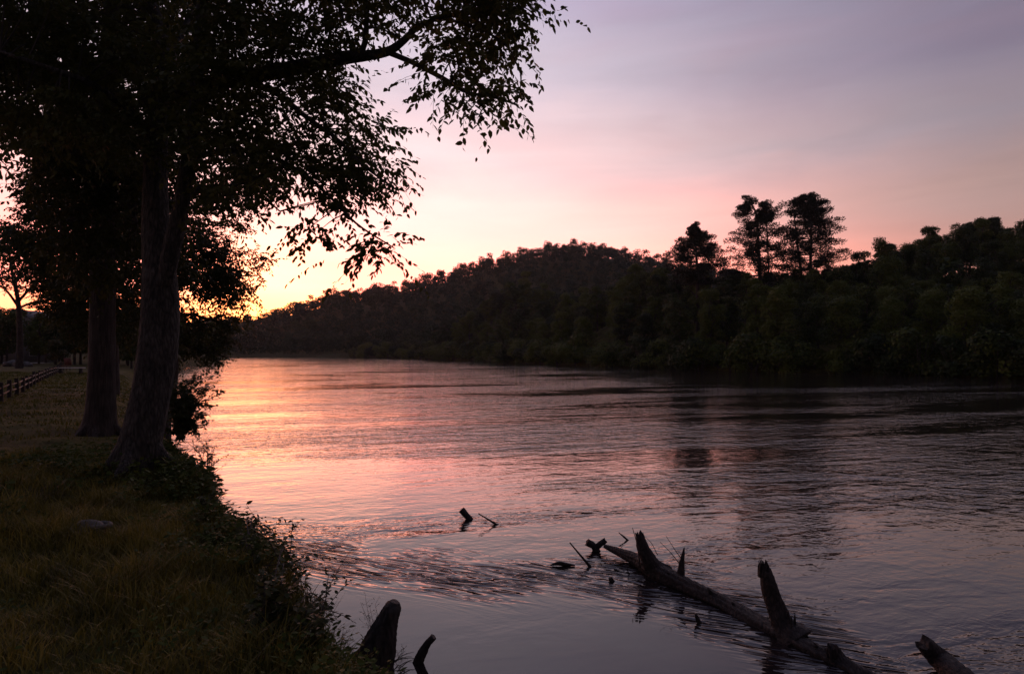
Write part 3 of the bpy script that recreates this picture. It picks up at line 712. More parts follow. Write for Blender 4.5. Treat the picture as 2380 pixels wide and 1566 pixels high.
pine('pine_tree', [([(1768, 760), (1766, 640), (1762, 560), (1758, 500), (1745, 470)], .42), ([(1790, 650), (1784, 560), (1778, 490)], .2)],
     [(1744, 466, 14, 4), (1738, 480, 24, 6), (1724, 492, 20, 3), (1772, 482, 18, 4), (1780, 494, 26, 6), (1782, 510, 26, 5), (1755, 500, 34, 6), (1762, 520, 40, 7), (1732, 530, 24, 4), (1768, 540, 44, 7), (1760, 556, 54, 8), (1765, 574, 62, 9), (1765, 592, 66, 9), (1762, 610, 70, 9), (1765, 628, 70, 8), (1765, 646, 66, 7), (1766, 664, 60, 6)], 112, 'middle of the three tall pines, ragged open crown with its top clump leaning left', 2, 330)
pine('pine_tree', [([(1866, 760), (1862, 640), (1852, 560), (1846, 500)], .36), ([(1880, 700), (1884, 600), (1886, 520), (1884, 474)], .34)],
     [(1880, 464, 12, 5), (1884, 471, 26, 8), (1858, 474, 18, 5), (1890, 482, 34, 8), (1864, 486, 36, 8), (1880, 500, 50, 10), (1876, 516, 60, 11), (1882, 534, 62, 11), (1880, 552, 66, 11), (1884, 570, 70, 11), (1886, 588, 74, 10), (1888, 606, 74, 9), (1890, 622, 70, 8), (1890, 640, 66, 7), (1888, 658, 60, 6)], 114, 'right-hand of the three tall pines, full rounded crown on two stems', 3, 360)

# ------------------------------------------------------------------ grass and ground cover
def grass(name, n, x0, x1, y0, y1, hmin, hmax, mat, label, cat, seed, test, wid=.006, lean=.5, patch=1.2):
    g = np.random.default_rng(seed)
    x = g.uniform(x0, x1, n); y = g.uniform(y0, y1, n)
    px = 512 + F * x / np.maximum(y, .5); m = test(x, y, px) & (px > -60)
    m &= vnoise(x * patch, y * patch, seed) + .35 * g.random(n) > .42
    x, y = x[m], y[m]; z = height(x, y); n = len(x)
    hh = g.uniform(hmin, hmax, n) * (.35 + 1.5 * vnoise(x * 2.1, y * 2.1, seed + 3) ** 2)
    a = g.uniform(0, 6.283, n); ln = lean * g.uniform(.2, 1.3, n) * hh
    O = np.column_stack([x, y, z - .01]); d = np.column_stack([np.cos(a), np.sin(a), np.zeros(n)]); s = np.column_stack([-np.sin(a), np.cos(a), np.zeros(n)])
    w = wid * g.uniform(.6, 1.5, n)[:, None] * np.maximum(1, y / 7)[:, None]
    up = np.array([0, 0, 1.0])
    P = [O - s * w, O + s * w, O + d * (ln * .3)[:, None] + up * (hh * .55)[:, None] + s * w * .8, O + d * (ln * .3)[:, None] + up * (hh * .55)[:, None] - s * w * .8, O + d * ln[:, None] + up * (hh * .95)[:, None]]
    V = np.stack(P, 1).reshape(-1, 3); b = np.arange(n)[:, None] * 5
    mb = MB(); mb.add(V, b + np.array([[0, 1, 2, 3]])); 
    mb.f.append((b + np.array([[3, 2, 4]]), 0))
    print(name, n)
    return tag(mb.build(name, mat), label, cat, kind='stuff')
def land_near(x, y): s, isl = land_info(x, y); return s, isl
grass('bank_grass', 150000, -8, 1.2, 1.2, 10.5, .07, .24, M_grass, 'rough uncut grass on the near bank in the bottom left of the picture', 'grass', 5, lambda x, y, px: (lambda q: (q[0] > .02) & q[1])(land_near(x, y)), wid=.004, lean=.9)
grass('lawn', 120000, -40, -3, 8, 50, .04, .10, M_lawn, 'short lawn grass between the trees and the low fence', 'grass', 6, lambda x, y, px: (lambda q: (q[0] > .05) & q[1])(land_near(x, y)), wid=.006, lean=.8, patch=.5)

# broadleaf weeds covering the bank
def weeds(name, n, seed, leaf, label):
    g = np.random.default_rng(seed); O = []; D = []; Nn = []
    X_ = g.uniform(-7.5, .8, n * 12); Y_ = g.uniform(2.2, 13, n * 12)
    s, isl = land_info(X_, Y_); px = 512 + F * X_ / Y_
    ok = (px > -40) & isl & (s > 0) & (g.random(len(X_)) < np.where(s < .7, .9, .12)) & (vnoise(X_ * 1.1, Y_ * 1.1, 8) > .42)
    X_, Y_ = X_[ok][:n], Y_[ok][:n]; Z_ = height(X_, Y_)
    for x, y, z in zip(X_, Y_, Z_):
        m = int(g.integers(9, 22)); hh = g.uniform(.08, .30)
        a = g.uniform(0, 6.283, m); t = g.random(m)
        rad = .03 + .10 * g.random(m)
        O.append(np.column_stack([x + np.cos(a) * rad, y + np.sin(a) * rad, z + hh * t])); D.append(np.column_stack([np.cos(a), np.sin(a), g.normal(.05, .35, m)])); Nn.append(unit(np.column_stack([g.normal(0, .4, m), g.normal(0, .4, m), np.ones(m)])))
    O = np.concatenate(O); D = np.concatenate(D); Nn = np.concatenate(Nn); Ls = leaf * g.uniform(.5, 1.4, len(O)) * np.clip(O[:, 1] / 6, .7, 1.3)
    mb = MB(); leaves(mb, O, D, Nn, Ls, Ls * g.uniform(.5, .8, len(O)))
    return tag(mb.build(name, M_weed), label, 'weeds', kind='stuff')
weeds('bank_weeds', 2000, 9, .055, 'leafy weeds covering the edge of the near bank above the water')

# ------------------------------------------------------------------ shrubs at the water's edge (things)
def shrub(name, base, stems, leaf, label, cat='shrub', group=None, mat=None, per=14, seed=0, wf=.55):
    """stems: tip points; leaves sit alternately along each and on its side shoots"""
    g = np.random.default_rng(seed + 900)
    root = empty(name, base, label, cat, group); mt = MB(); O = []; D = []; Nn = []
    for t in stems:
        t = np.array(t); ln = np.linalg.norm(t - base)
        mid = (base + t) / 2 + [0, 0, .16 * ln] + g.normal(0, .05 * ln, 3)
        b0 = base + g.normal(0, .05, 3) * [1, 1, 0]
        Cc = spline([b0, mid, t], 14); tube(mt, [b0, mid, t], [.008, .005, .002], seg=5, n=10, cap=False)
        shoots = [Cc[3:]]
        for k in range(4):
            j = int(g.integers(4, 12)); dr = unit(unit(t - b0) * .6 + g.normal(0, .6, 3)); l2 = ln * g.uniform(.15, .35)
            sh = Cc[j] + dr * np.linspace(0, l2, 8)[:, None] + np.array([0, 0, -.12 * l2]) * (np.linspace(0, 1, 8) ** 2)[:, None]
            tube(mt, [sh[0], sh[4], sh[7]], [.004, .003, .0012], seg=4, n=4, cap=False); shoots.append(sh)
        for sh in shoots:
            tt = np.linspace(0, len(sh) - 1.001, per); ii = tt.astype(int); P = sh[ii] + (sh[np.minimum(ii + 1, len(sh) - 1)] - sh[ii]) * (tt - ii)[:, None]
            dr = unit(sh[-1] - sh[0]); sd = unit(np.cross(dr, [0, 0, 1.0]))
            O.append(P); D.append(unit(dr * .5 + sd * np.where(np.arange(per) % 2, 1, -1)[:, None] + g.normal(0, .35, (per, 3)) + [0, 0, -.1])); Nn.append(unit(g.normal(0, .5, (per, 3)) + [0, 0, 1]))
    O = np.concatenate(O); D = np.concatenate(D); Nn = np.concatenate(Nn); Ls = leaf * g.uniform(.6, 1.3, len(O))
    ml = MB(); leaves(ml, O, D, Nn, Ls, Ls * wf)
    mt.build('stem', M_twig, root); ml.build('foliage', mat or M_shrub, root)
    return root
gs = np.random.default_rng(5)
# the round bush by the trunk
bb = np.array([-6.95, 13.1, .75])
stems = []
for k in range(34):
    a = gs.uniform(0, 6.283); e = gs.uniform(0, 1)
    stems.append(at(405 + gs.uniform(0, 100) * (1 if k % 3 else .4), gs.uniform(880, 990), 13.2 + gs.uniform(-.7, .7)))
for k in range(22): stems.append(at(gs.uniform(385, 450), gs.uniform(900, 1005), 13.0 + gs.uniform(-.5, .5)))
for q in [(516, 908), (510, 880), (492, 872), (470, 868), (505, 940), (488, 962), (455, 868), (515, 925), (500, 900), (480, 985), (440, 880)]:
    stems.append(at(q[0], q[1], 13.2 + gs.uniform(-.3, .3)))
shrub('riverside_bush', bb, stems, .085, 'round leafy bush at the foot of the big tree, dark against the orange water', 'bush', seed=1, per=16)
# leafy shrubs of the near bank, bottom
def tips(n, x0, x1, y0, y1, d, dd, s):
    q = np.random.default_rng(s); return [at(q.uniform(x0, x1), q.uniform(y0, y1), d + q.uniform(-dd, dd)) for _ in range(n)]
b = on(620, 1500, .7); shrub('bank_shrub', np.array([b[0], b[1], gz(b[0], b[1])]), tips(26, 590, 720, 1345, 1480, b[1] + .25, .35, 2) + [at(686, 1330, 6.2), at(700, 1368, 6.1), at(660, 1352, 6.2)], .062, 'leafy shrub with round leaves rising from the bank edge above the smooth water', 'shrub', 'shrubs along the near bank edge', seed=2)
b = on(700, 1560, .6); shrub('bank_shrub', np.array([b[0], b[1], gz(b[0], b[1])]), tips(18, 660, 752, 1400, 1530, b[1] + .2, .3, 3) + [at(752, 1392, 5.7), at(784, 1440, 5.6), at(770, 1436, 5.6), at(740, 1400, 5.7)], .05, 'narrow-leaved shrub with an upright shoot, nearest shrub to the leaning stump', 'shrub', 'shrubs along the near bank edge', seed=3)
b = on(560, 1330, .7); shrub('bank_shrub', np.array([b[0], b[1], gz(b[0], b[1])]), tips(20, 520, 600, 1255, 1380, b[1] + .2, .35, 4) + [at(606, 1278, 7.3), at(600, 1290, 7.2)], .05, 'dark shrub hanging off the bank where the ripples meet the smooth water', 'shrub', 'shrubs along the near bank edge', seed=4)
b = on(480, 1210, .75); shrub('bank_shrub', np.array([b[0], b[1], gz(b[0], b[1])]), tips(16, 440, 515, 1150, 1240, b[1] + .2, .35, 5), .045, 'low shrub on the bank edge just below the big tree', 'shrub', 'shrubs along the near bank edge', seed=5)
b = on(470, 1050, .8); shrub('bank_shrub', np.array([b[0] + .1, b[1], gz(b[0], b[1])]), tips(14, 440, 492, 1010, 1080, b[1], .35, 6), .05, 'low leafy growth on the corner of the bank under the round bush', 'shrub', 'shrubs along the near bank edge', seed=6, per=10)

# dry stems
def dry(name, base, tips_, label, seed):
    g = np.random.default_rng(seed); root = empty(name, base, label, 'dry plant', 'dry stems at the water edge'); mb = MB(); ms = MB()
    for t in tips_:
        t = np.array(t); mid = (base + t) / 2 + g.normal(0, .02, 3)
        tube(mb, [base, mid, t], [.003, .002, .001], seg=4, n=7, cap=False)
        for k in range(7):
            p0 = base + (t - base) * g.uniform(.5, 1); q = p0 + unit(g.normal(0, 1, 3) * [1, 1, .3] + [0, 0, 1.0]) * g.uniform(.03, .10)
            tube(mb, [p0, (p0 + q) / 2 + g.normal(0, .005, 3), q], [.0014, .001, .0008], seg=3, n=3, cap=False)
            O = q + g.normal(0, .004, (3, 3)); leaves(mb, O, g.normal(size=(3, 3)) + [0, 0, .5], g.normal(size=(3, 3)), np.full(3, .014), np.full(3, .006))
    mb.build('stem', M_dry, root)
b = on(868, 1560, .05); dry('dry_weed', b + [0, .15, 0], [at(838, 1398, 5.4), at(850, 1392, 5.4), at(872, 1402, 5.4), at(860, 1410, 5.4), at(880, 1440, 5.3)], 'wispy dry weed sticking up behind the leaning stump', 3)
b = on(790, 1590, .3); dry('dry_weed', b, [at(800, 1465, 5.2), at(812, 1475, 5.2), at(795, 1480, 5.2), at(775, 1470, 5.2), at(785, 1495, 5.1), at(760, 1485, 5.2), at(770, 1500, 5.2)], 'pale dry stems on the bank edge left of the leaning stump', 4)
b = on(935, 1590, .0); dry('dry_weed', b, [at(938, 1505, 5.0), at(925, 1515, 5.0), at(912, 1520, 5.0)], 'small dry sprig in the water right of the leaning stump', 5)

# ------------------------------------------------------------------ dead wood in the river
def W(name, base, label, cat, group=None): return empty(name, base, label, cat, group)
lp = [(1405, 1268, 8.05, 4), (1440, 1282, 7.85, 9), (1480, 1300, 7.6, 14), (1530, 1328, 7.2, 19), (1600, 1362, 6.8, 18), (1680, 1400, 6.4, 18), (1760, 1446, 6.0, 20), (1850, 1494, 5.6, 23), (1950, 1546, 5.25, 27), (2060, 1612, 4.9, 32), (2200, 1700, 4.5, 34)]
pts = [at(a, c, d) for a, c, d, w in lp]; rad = [w * K * d / F for a, c, d, w in lp]
base = pts[5].copy(); base[2] = 0
root = W('fallen_log', base, 'long grey fallen log lying across the water with broken branch stubs, bottom right', 'log', )
mb = MB(); tube(mb, pts, rad, seg=34, n=170, rough=.15, ridges=9, rdepth=.06, seed=12)
mb.build('trunk', M_wood, root, smooth=True)
def stub(p, w, name='branch_stub', seg=16, ragged=.05, seed=1, parent=None, mat=None, rough=.14):
    P = [at(a, c, d) for a, c, d in p]; r_ = [q * K * p[0][2] / F / 2 for q in w]
    m = MB(); tube(m, P, r_, seg=seg, n=max(12, len(p) * 8), rough=rough, ridges=7, rdepth=.06, ragged=ragged, seed=seed)
    return m.build(name, mat or M_wood, parent or root, smooth=True)
stub([(1545, 1340, 7.2), (1515, 1310, 7.25), (1497, 1278, 7.25), (1486, 1240, 7.25)], [50, 38, 31, 20], seed=2, ragged=.045)
stub([(1850, 1490, 5.65), (1820, 1450, 5.75), (1800, 1400, 5.8), (1786, 1350, 5.8), (1776, 1318, 5.8)], [86, 50, 41, 35, 27], seed=3, ragged=.065)
stub([(1582, 1345, 6.95), (1584, 1312, 6.95), (1590, 1272, 6.95)], [22, 15, 3], seed=4, ragged=.0, seg=9)
stub([(1985, 1566, 5.2), (1955, 1535, 5.25), (1930, 1505, 5.25)], [46, 36, 30], seed=5, ragged=.02)
stub([(1770, 1490, 5.75), (1785, 1500, 5.75), (1800, 1512, 5.75)], [26, 22, 8], seed=6, ragged=.01, seg=9)
gk = np.random.default_rng(9)
def splinters(p, n, sp, ln, mat=None):
    """broken fibres standing up at the end of a stub"""
    m = MB(); c = at(*p)
    for k in range(n):
        b0 = c + gk.normal(0, sp, 3) * [1, 1, .4]; e = b0 + np.array([gk.normal(-.1, .15), gk.normal(0, .15), 1]) * ln * gk.uniform(.4, 1.1)
        tube(m, [b0 - [0, 0, .06], (b0 + e) / 2, e], [gk.uniform(.010, .022), .010, .002], seg=5, n=5, cap=False)
    m.build('splinter', mat or M_wood, root)
splinters((1486, 1248, 7.25), 9, .018, .07); splinters((1774, 1326, 5.8), 14, .022, .10); splinters((1828, 1440, 5.7), 8, .03, .09); splinters((1930, 1508, 5.25), 6, .02, .05)
for q in [(1560, 1345, 7.0, .016), (1655, 1385, 6.5, .02), (1712, 1418, 6.25, .014), (1905, 1518, 5.4, .022)]:
    m = MB(); a = at(q[0], q[1], q[2]); tube(m, [a, a + [-.02, -.01, .05], a + [-.05, -.02, .09]], [q[3] * 1.6, q[3], q[3] * .7], seg=9, n=8, rough=.2, ragged=.01, seed=q[0]); m.build('knot', M_wood, root, smooth=True)
def twig(p, r0=.006, parent=None, name='twig'):
    P = [at(*q) for q in p]; m = MB(); tube(m, P, np.linspace(r0, r0 * .4, len(P)), seg=5, n=10, rough=.2)
    return m.build(name, M_wood, parent or root)
twig([(1488, 1318, 7.3), (1482, 1270, 7.3), (1470, 1225, 7.3)], .009)
twig([(1528, 1288, 7.3), (1515, 1262, 7.3), (1500, 1246, 7.3)], .005)
twig([(1586, 1300, 6.95), (1568, 1275, 6.95), (1548, 1244, 6.95)], .006)
twig([(1584, 1315, 6.95), (1560, 1284, 6.95), (1534, 1258, 6.95)], .006)
twig([(1466, 1342, 7.3), (1460, 1328, 7.3), (1455, 1310, 7.3)], .010)
twig([(1590, 1282, 6.95), (1592, 1268, 6.95)], .004)

def wood(name, p, w, label, cat='driftwood', group='dead wood sticking out of the river', seed=1, ragged=.02, extra=None, sink=.25, mat=None, seg=12):
    P = [at(a, c, d) for a, c, d in p]; r_ = [q * K * p[0][2] / F / 2 for q in w]
    b = P[0].copy(); b[2] = 0
    ro = W(name, b, label, cat, group)
    if sink: P = [P[0] + unit(P[0] - P[1]) * sink] + P; r_ = [r_[0]] + r_
    m = MB(); tube(m, P, r_, seg=seg, n=max(14, len(P) * 8), rough=.12, ridges=6, rdepth=.05, ragged=ragged, seed=seed); m.build('branch', mat or M_wood, ro, smooth=True)
    for q, w2 in (extra or []):
        m = MB(); Q = [at(a, c, d) for a, c, d in q]; tube(m, Q, [v * K * q[0][2] / F / 2 for v in w2], seg=9, n=10, rough=.12, ragged=.01, seed=seed + 1); m.build('side_branch', mat or M_wood, ro, smooth=True)
    return ro
def wd(y): return H * F / (y * K - HZ)
wood('broken_log', [(2225, 1570, wd(1590)), (2185, 1530, 5.1), (2145, 1492, 5.1)], [62, 54, 36], 'short thick broken log rising from the water in the bottom right corner', 'log', None, 11, .03)
d_ = wd(1205); wood('river_stub', [(1092, 1206, d_), (1082, 1194, d_), (1072, 1183, d_)], [15, 15, 15], 'short blunt stub standing in midstream beside a thin twig', seed=12, ragged=.0)
d_ = wd(1218); wood('river_twig', [(1156, 1219, d_), (1135, 1206, d_), (1112, 1192, d_)], [6, 4, 3], 'thin twig slanting out of midstream right of the blunt stub', 'twig', seed=13, ragged=0, sink=.1, seg=5)
d_ = wd(1316); wood('river_twig', [(1372, 1316, d_), (1350, 1290, d_), (1324, 1259, d_)], [7, 5, 3], 'thin straight twig slanting up left of the forked snag', 'twig', seed=14, ragged=0, sink=.1, seg=5)
d_ = wd(1254); wood('river_twig', [(1461, 1256, d_), (1450, 1246, d_), (1438, 1236, d_)], [5, 4, 2], 'tiny twig just above the thin end of the long log', 'twig', seed=15, ragged=0, sink=.1, seg=5)
d_ = wd(1278); wood('forked_snag', [(1388, 1282, d_), (1380, 1268, d_), (1364, 1258, d_)], [18, 16, 16], 'small forked snag in the water just left of the thin end of the long log', extra=[([(1384, 1272, d_), (1396, 1262, d_), (1408, 1254, d_)], [15, 13, 13])], seed=16, ragged=.01)
d_ = wd(1314); wood('floating_driftwood', [(1336, 1312, d_), (1314, 1310, d_), (1297, 1308, d_), (1279, 1312, d_)], [3, 8, 9, 3], 'flat dark piece of driftwood floating below the slanting twig', seed=17, ragged=0, sink=0)
d_ = wd(1349); wood('river_stub', [(1424, 1350, d_), (1420, 1345, d_), (1418, 1340, d_)], [10, 11, 9], 'tiny dark snag left of the thickest stub of the long log', seed=18, ragged=0, sink=.1, seg=7)
d_ = wd(1446); wood('river_stub', [(1626, 1447, d_), (1621, 1437, d_), (1616, 1424, d_)], [9, 10, 5], 'small dark snag in the smooth water below the middle of the long log', seed=19, ragged=0, sink=.1, seg=7)
d_ = wd(1222); wood('river_stub', [(558, 1226, d_), (556, 1216, d_), (557, 1208, d_)], [16, 19, 12], 'small black stub in the water close to the near bank', seed=20, ragged=.02, sink=.1)
d_ = wd(1538); wood('river_stub', [(972, 1536, d_), (980, 1518, d_), (994, 1494, d_), (1008, 1478, d_)], [22, 22, 17, 16], 'bent broken stub with its reflection, right of the leaning stump', seed=21, ragged=.0, sink=.15)

# leaning stump
d_ = 4.95
P = [at(850, 1700, d_), at(858, 1600, d_), at(866, 1545, d_), at(884, 1490, d_), at(902, 1440, d_), at(913, 1410, d_), at(918, 1396, d_)]
base = P[1].copy(); base[2] = 0
root = W('leaning_stump', base, 'thick leaning tree stump with a rounded top standing in the water at the bottom', 'stump')
m = MB(); tube(m, P, np.array([118, 108, 92, 72, 50, 40, 22]) * K * d_ / F / 2, seg=30, n=70, rough=.13, ridges=9, rdepth=.05, seed=33); m.build('trunk', M_stump, root, smooth=True)
m = MB()
for k in range(16):
    a = gs.uniform(0, 6.28); p0 = at(gs.uniform(900, 935), gs.uniform(1530, 1566), d_ - .05); q = p0 + np.array([gs.uniform(.02, .2), gs.uniform(-.1, .1), gs.uniform(-.02, .10)])
    tube(m, [p0, (p0 + q) / 2 + [0, 0, .02], q], [.004, .003, .001], seg=4, n=5, cap=False)
m.build('root_hair', M_twig, root)

# ------------------------------------------------------------------ stones in the grass
def rock(mb, c, s, seed):
    g = np.random.default_rng(seed); n1, n2 = 10, 16; V = []
    for a in range(n1 + 1):
        for b_ in range(n2):
            t = a / n1 * math.pi; u = b_ / n2 * 6.283
            V.append([math.sin(t) * math.cos(u), math.sin(t) * math.sin(u), math.cos(t)])
    V = np.array(V); k = g.normal(size=(5, 3)); q = 1 + sum(.09 * np.sin(V @ v * 2.2 + v[0] * 3) for v in k)
    V = V * q[:, None] * np.array(s) + np.array(c)
    mb.add(V, np.array([[a * n2 + b_, a * n2 + (b_ + 1) % n2, (a + 1) * n2 + (b_ + 1) % n2, (a + 1) * n2 + b_] for a in range(n1) for b_ in range(n2)]))
def stone(dx, dy, zz, s, label, seed):
    p_ = on(dx, dy, zz); p_[2] = gz(p_[0], p_[1]); ro = MB(); rock(ro, p_ + [0, 0, s[2] * .4], s, seed)
    o = ro.build('stone', M_stone, origin=p_, smooth=True); return tag(o, label, 'stone', 'stones on the near bank')
stone(196, 1212, .95, (.17, .12, .10), 'pale flat oval stone in the grass in front of the trees, beside the stone ring', 1)
# ring-shaped slice beside it
p_ = on(228, 1212, .95); p_[2] = gz(p_[0], p_[1]) + .09
mb = MB(); a = np.linspace(0, 6.283, 25)[:-1]
tube(mb, [p_ + [.11 * math.cos(t), .08 * math.sin(t), 0] for t in np.append(a, a[0])], [.024] * 25, seg=8, n=50, rough=.1, cap=False)
tag(mb.build('stone_ring', M_stone, origin=p_, smooth=True), 'low pale stone ring beside the flat oval stone in the grass', 'stone ring')
stone(637, 1378, .75, (.05, .05, .045), 'small pale stone half hidden among leaves at the bank edge', 3)

# ------------------------------------------------------------------ fence, house and lawn things
fl = [(-13.4, 15.4), (-16.7, 20.4), (-20.7, 26.6), (-27.7, 37), (-34.5, 47.5), (-41, 57)]
c2 = np.concatenate([[0], np.cumsum(np.hypot(*np.diff(np.array(fl), axis=0).T))])
root = empty('post_fence', (fl[0][0], fl[0][1], gz(*fl[0])), 'low wooden post and rail fence running along the lawn at the left edge', 'fence')
prev = None; q = 0; k = 0
while q < c2[-1]:
    x = np.interp(q, c2, [p[0] for p in fl]); y = np.interp(q, c2, [p[1] for p in fl]); z = gz(x, y)
    m = MB(); tube(m, [[x, y, z - .2], [x + random.uniform(-.02, .02), y, z + .3], [x + random.uniform(-.04, .04), y, z + .62 + random.uniform(-.06, .06)]], [.075, .07, .065], seg=8, n=6, rough=.1, seed=k); m.build('post', M_fence, root)
    if prev is not None:
        for hh in (.26, .48):
            m = MB(); a0 = np.array([prev[0], prev[1], prev[2] + hh]); a1 = np.array([x, y, z + hh]); tube(m, [a0, (a0 + a1) / 2 - [0, 0, .02], a1], [.035, .035, .03], seg=6, n=5, rough=.12, seed=k); m.build('rail', M_fence, root)
    prev = (x, y, z); q += 2.1; k += 1

# house behind the yard tree
hx, hy = -71.0, 90.0; hz = gz(hx, hy); root = empty('house', (hx, hy, hz), 'pale two-storey house dimly seen under the trees beyond the lawn', 'house')
m = MB(); box(m, (hx, hy + 2.5, hz + 2.6), (7, 5, 5.2)); 
m.add(np.array([[hx - 3.5, hy + .0, hz + 5.2], [hx + 3.5, hy + .0, hz + 5.2], [hx, hy + .0, hz + 7.3]]) + [0, .002, 0], [(0, 1, 2)]); m.build('wall', M_wall, root)
for sx in (-1, 1):
    m = MB(); v = [[hx + sx * 4.0, hy - .4, hz + 4.9], [hx, hy - .4, hz + 7.4], [hx, hy + 5.4, hz + 7.4], [hx + sx * 4.0, hy + 5.4, hz + 4.9]]
    v2 = [[a, b_, c_ + .18] for a, b_, c_ in v]; m.add(v + v2, [(0, 1, 2, 3), (4, 7, 6, 5), (0, 4, 5, 1), (1, 5, 6, 2), (2, 6, 7, 3), (3, 7, 4, 0)]); m.build('roof', M_roof, root)
for wx_, wz_ in ((-2.2, 1.3), (2.2, 1.3), (-2.2, 3.9), (0, 3.9), (2.2, 3.9)):
    m = MB(); box(m, (hx + wx_, hy - .04, hz + wz_ + .3), (1.1, .08, 1.4)); f = m.build('window', M_white, root)
    m = MB(); box(m, (hx + wx_, hy - .085, hz + wz_ + .3), (.9, .02, 1.2)); m.build('pane', M_glass, f, origin=(hx, hy, hz))
m = MB(); box(m, (hx, hy - .04, hz + 1.1), (1.0, .08, 2.2)); dd = m.build('door', M_roof, root); m = MB(); box(m, (hx + .38, hy - .10, hz + 1.05), (.06, .05, .16)); m.build('handle', M_white, dd, origin=(hx, hy, hz))

# gravel track across the lawn
tr = [((36, 97), (34, 92), (54, 92), (56, 97))]
xs = np.linspace(-73, -62, 12); V = []; 
for x in xs:
    for yy in (84.0, 90.0): V.append([x + (yy - 84) * -.4, yy - 2, gz(x, yy) + .05])
m = MB(); m.add(V, np.array([[a * 2, a * 2 + 2, a * 2 + 3, a * 2 + 1] for a in range(len(xs) - 1)])); tag(m.build('path', M_path), kind='structure')

# conical shrub, picnic bench, chair, stones by the tree
cx, cy = (60 - 512) / F * 62, 62.0; cz = gz(cx, cy); root = empty('conical_shrub', (cx, cy, cz), 'dark dense shrub standing alone at the end of the fence', 'shrub')
A = crown_arrays(500, 9, 1.1, 1.5, 1.4, 2600, .14); m = MB(); leaves(m, A[0] + [cx, cy, cz], A[1], A[2], A[3], A[3] * .7, 'quad'); m.build('foliage', M_leaf2, root)
m = MB(); tube(m, [[cx, cy, cz - .2], [cx, cy, cz + 1], [cx, cy, cz + 2]], [.08, .06, .03], seg=7, n=6); m.build('stem', M_bark2, root)
bx_, by_ = (71 - 512) / F * 47, 47.0; bz = gz(bx_, by_); root = empty('garden_bench', (bx_, by_, bz), 'low pale bench on the lawn to the right of the fence end', 'bench')
m = MB(); box(m, (bx_, by_, bz + .44), (1.9, .42, .06)); m.build('seat', M_white, root)
for sx in (-.75, .75): m = MB(); box(m, (bx_ + sx, by_, bz + .20), (.08, .36, .41)); m.build('leg', M_fence, root)
bx_, by_ = (65 - 512) / F * 54, 54.0; bz = gz(bx_, by_); root = empty('lawn_chair', (bx_, by_, bz), 'small reddish lawn chair beyond the pale bench', 'chair')
m = MB(); box(m, (bx_, by_, bz + .42), (.6, .55, .06)); m.build('seat', M_red, root); m = MB(); box(m, (bx_, by_ + .33, bz + .78), (.6, .05, .62), 0, .25); m.build('backrest', M_red, root)
for sx in (-.27, .27):
    for sy in (-.22, .22): m = MB(); box(m, (bx_ + sx, by_ + sy, bz + .19), (.04, .04, .40)); m.build('leg', M_fence, root)
for k, (px, s_) in enumerate([(7, .45), (12, .6), (18, .5), (24, .55), (29, .4)]):
    d = 66.0 + (k % 2); x = (px - 512) / F * d; z = gz(x, d); m = MB(); rock(m, (x, d, z + s_ * .4), (s_, s_ * .7, s_ * .75), k + 40)
    tag(m.build('boulder', M_roof, origin=(x, d, z), smooth=True), 'dark boulder in the row of low stones on the lawn below the yard tree', 'boulder', 'dark stones on the lawn')

# ------------------------------------------------------------------ sky and light
SUN_AZ = math.atan((262 - 512) / F)
w = bpy.data.worlds.new('World'); scene.world = w; w.use_nodes = True
nt = w.node_tree; ns = nt.nodes; L = nt.links; ns.clear()
tc = ns.new('ShaderNodeTexCoord'); sep = ns.new('ShaderNodeSeparateXYZ')
nrm = N(ns, 'ShaderNodeVectorMath', operation='NORMALIZE'); L.new(tc.outputs['Generated'], nrm.inputs[0]); L.new(nrm.outputs[0], sep.inputs[0])
el = N(ns, 'ShaderNodeMath', operation='ARCSINE'); L.new(sep.outputs['Z'], el.inputs[0])
# soft drifting cloud bands bend the elevation a little
mp = ns.new('ShaderNodeMapping'); mp.inputs['Scale'].default_value = (1.6, 1.6, 5.5); mp.inputs['Rotation'].default_value = (0, R(14), R(20)); L.new(nrm.outputs[0], mp.inputs['Vector'])
cn = N(ns, 'ShaderNodeTexNoise', Scale=1.5, Detail=5.0, Roughness=0.5, Distortion=0.5); L.new(mp.outputs[0], cn.inputs['Vector'])
ec = N(ns, 'ShaderNodeMath', operation='MULTIPLY_ADD'); L.new(cn.outputs['Fac'], ec.inputs[0]); ec.inputs[1].default_value = .16
ea = N(ns, 'ShaderNodeMath', operation='ADD'); ea.inputs[1].default_value = -.08; L.new(el.outputs[0], ea.inputs[0]); L.new(ea.outputs[0], ec.inputs[2])
emix = N(ns, 'ShaderNodeMapRange'); L.new(el.outputs[0], emix.inputs[0]); emix.inputs[1].default_value = R(5); emix.inputs[2].default_value = R(16)
es = N(ns, 'ShaderNodeMix'); L.new(emix.outputs[0], es.inputs[0]); L.new(el.outputs[0], es.inputs[2]); L.new(ec.outputs[0], es.inputs[3])
mr = N(ns, 'ShaderNodeMapRange'); L.new(es.outputs[0], mr.inputs[0]); mr.inputs[1].default_value = 0; mr.inputs[2].default_value = R(90)
S = 6.0
def sky_ramp(stops):
    r = ramp(ns, [(e / 90, tuple(c / S for c in cc)) for e, cc in stops]); r.color_ramp.interpolation = 'EASE'; L.new(mr.outputs[0], r.inputs[0]); return r
rA = sky_ramp([(0, (5.5, 1.1, .12)), (3.6, (5.0, 1.2, .55)), (5.8, (4.0, 1.05, .78)), (12, (1.95, .94, .85)), (17, (1.12, .80, .81)), (24, (.72, .61, .71)), (30, (.57, .49, .66)), (55, (.24, .24, .40)), (90, (.09, .10, .19))])
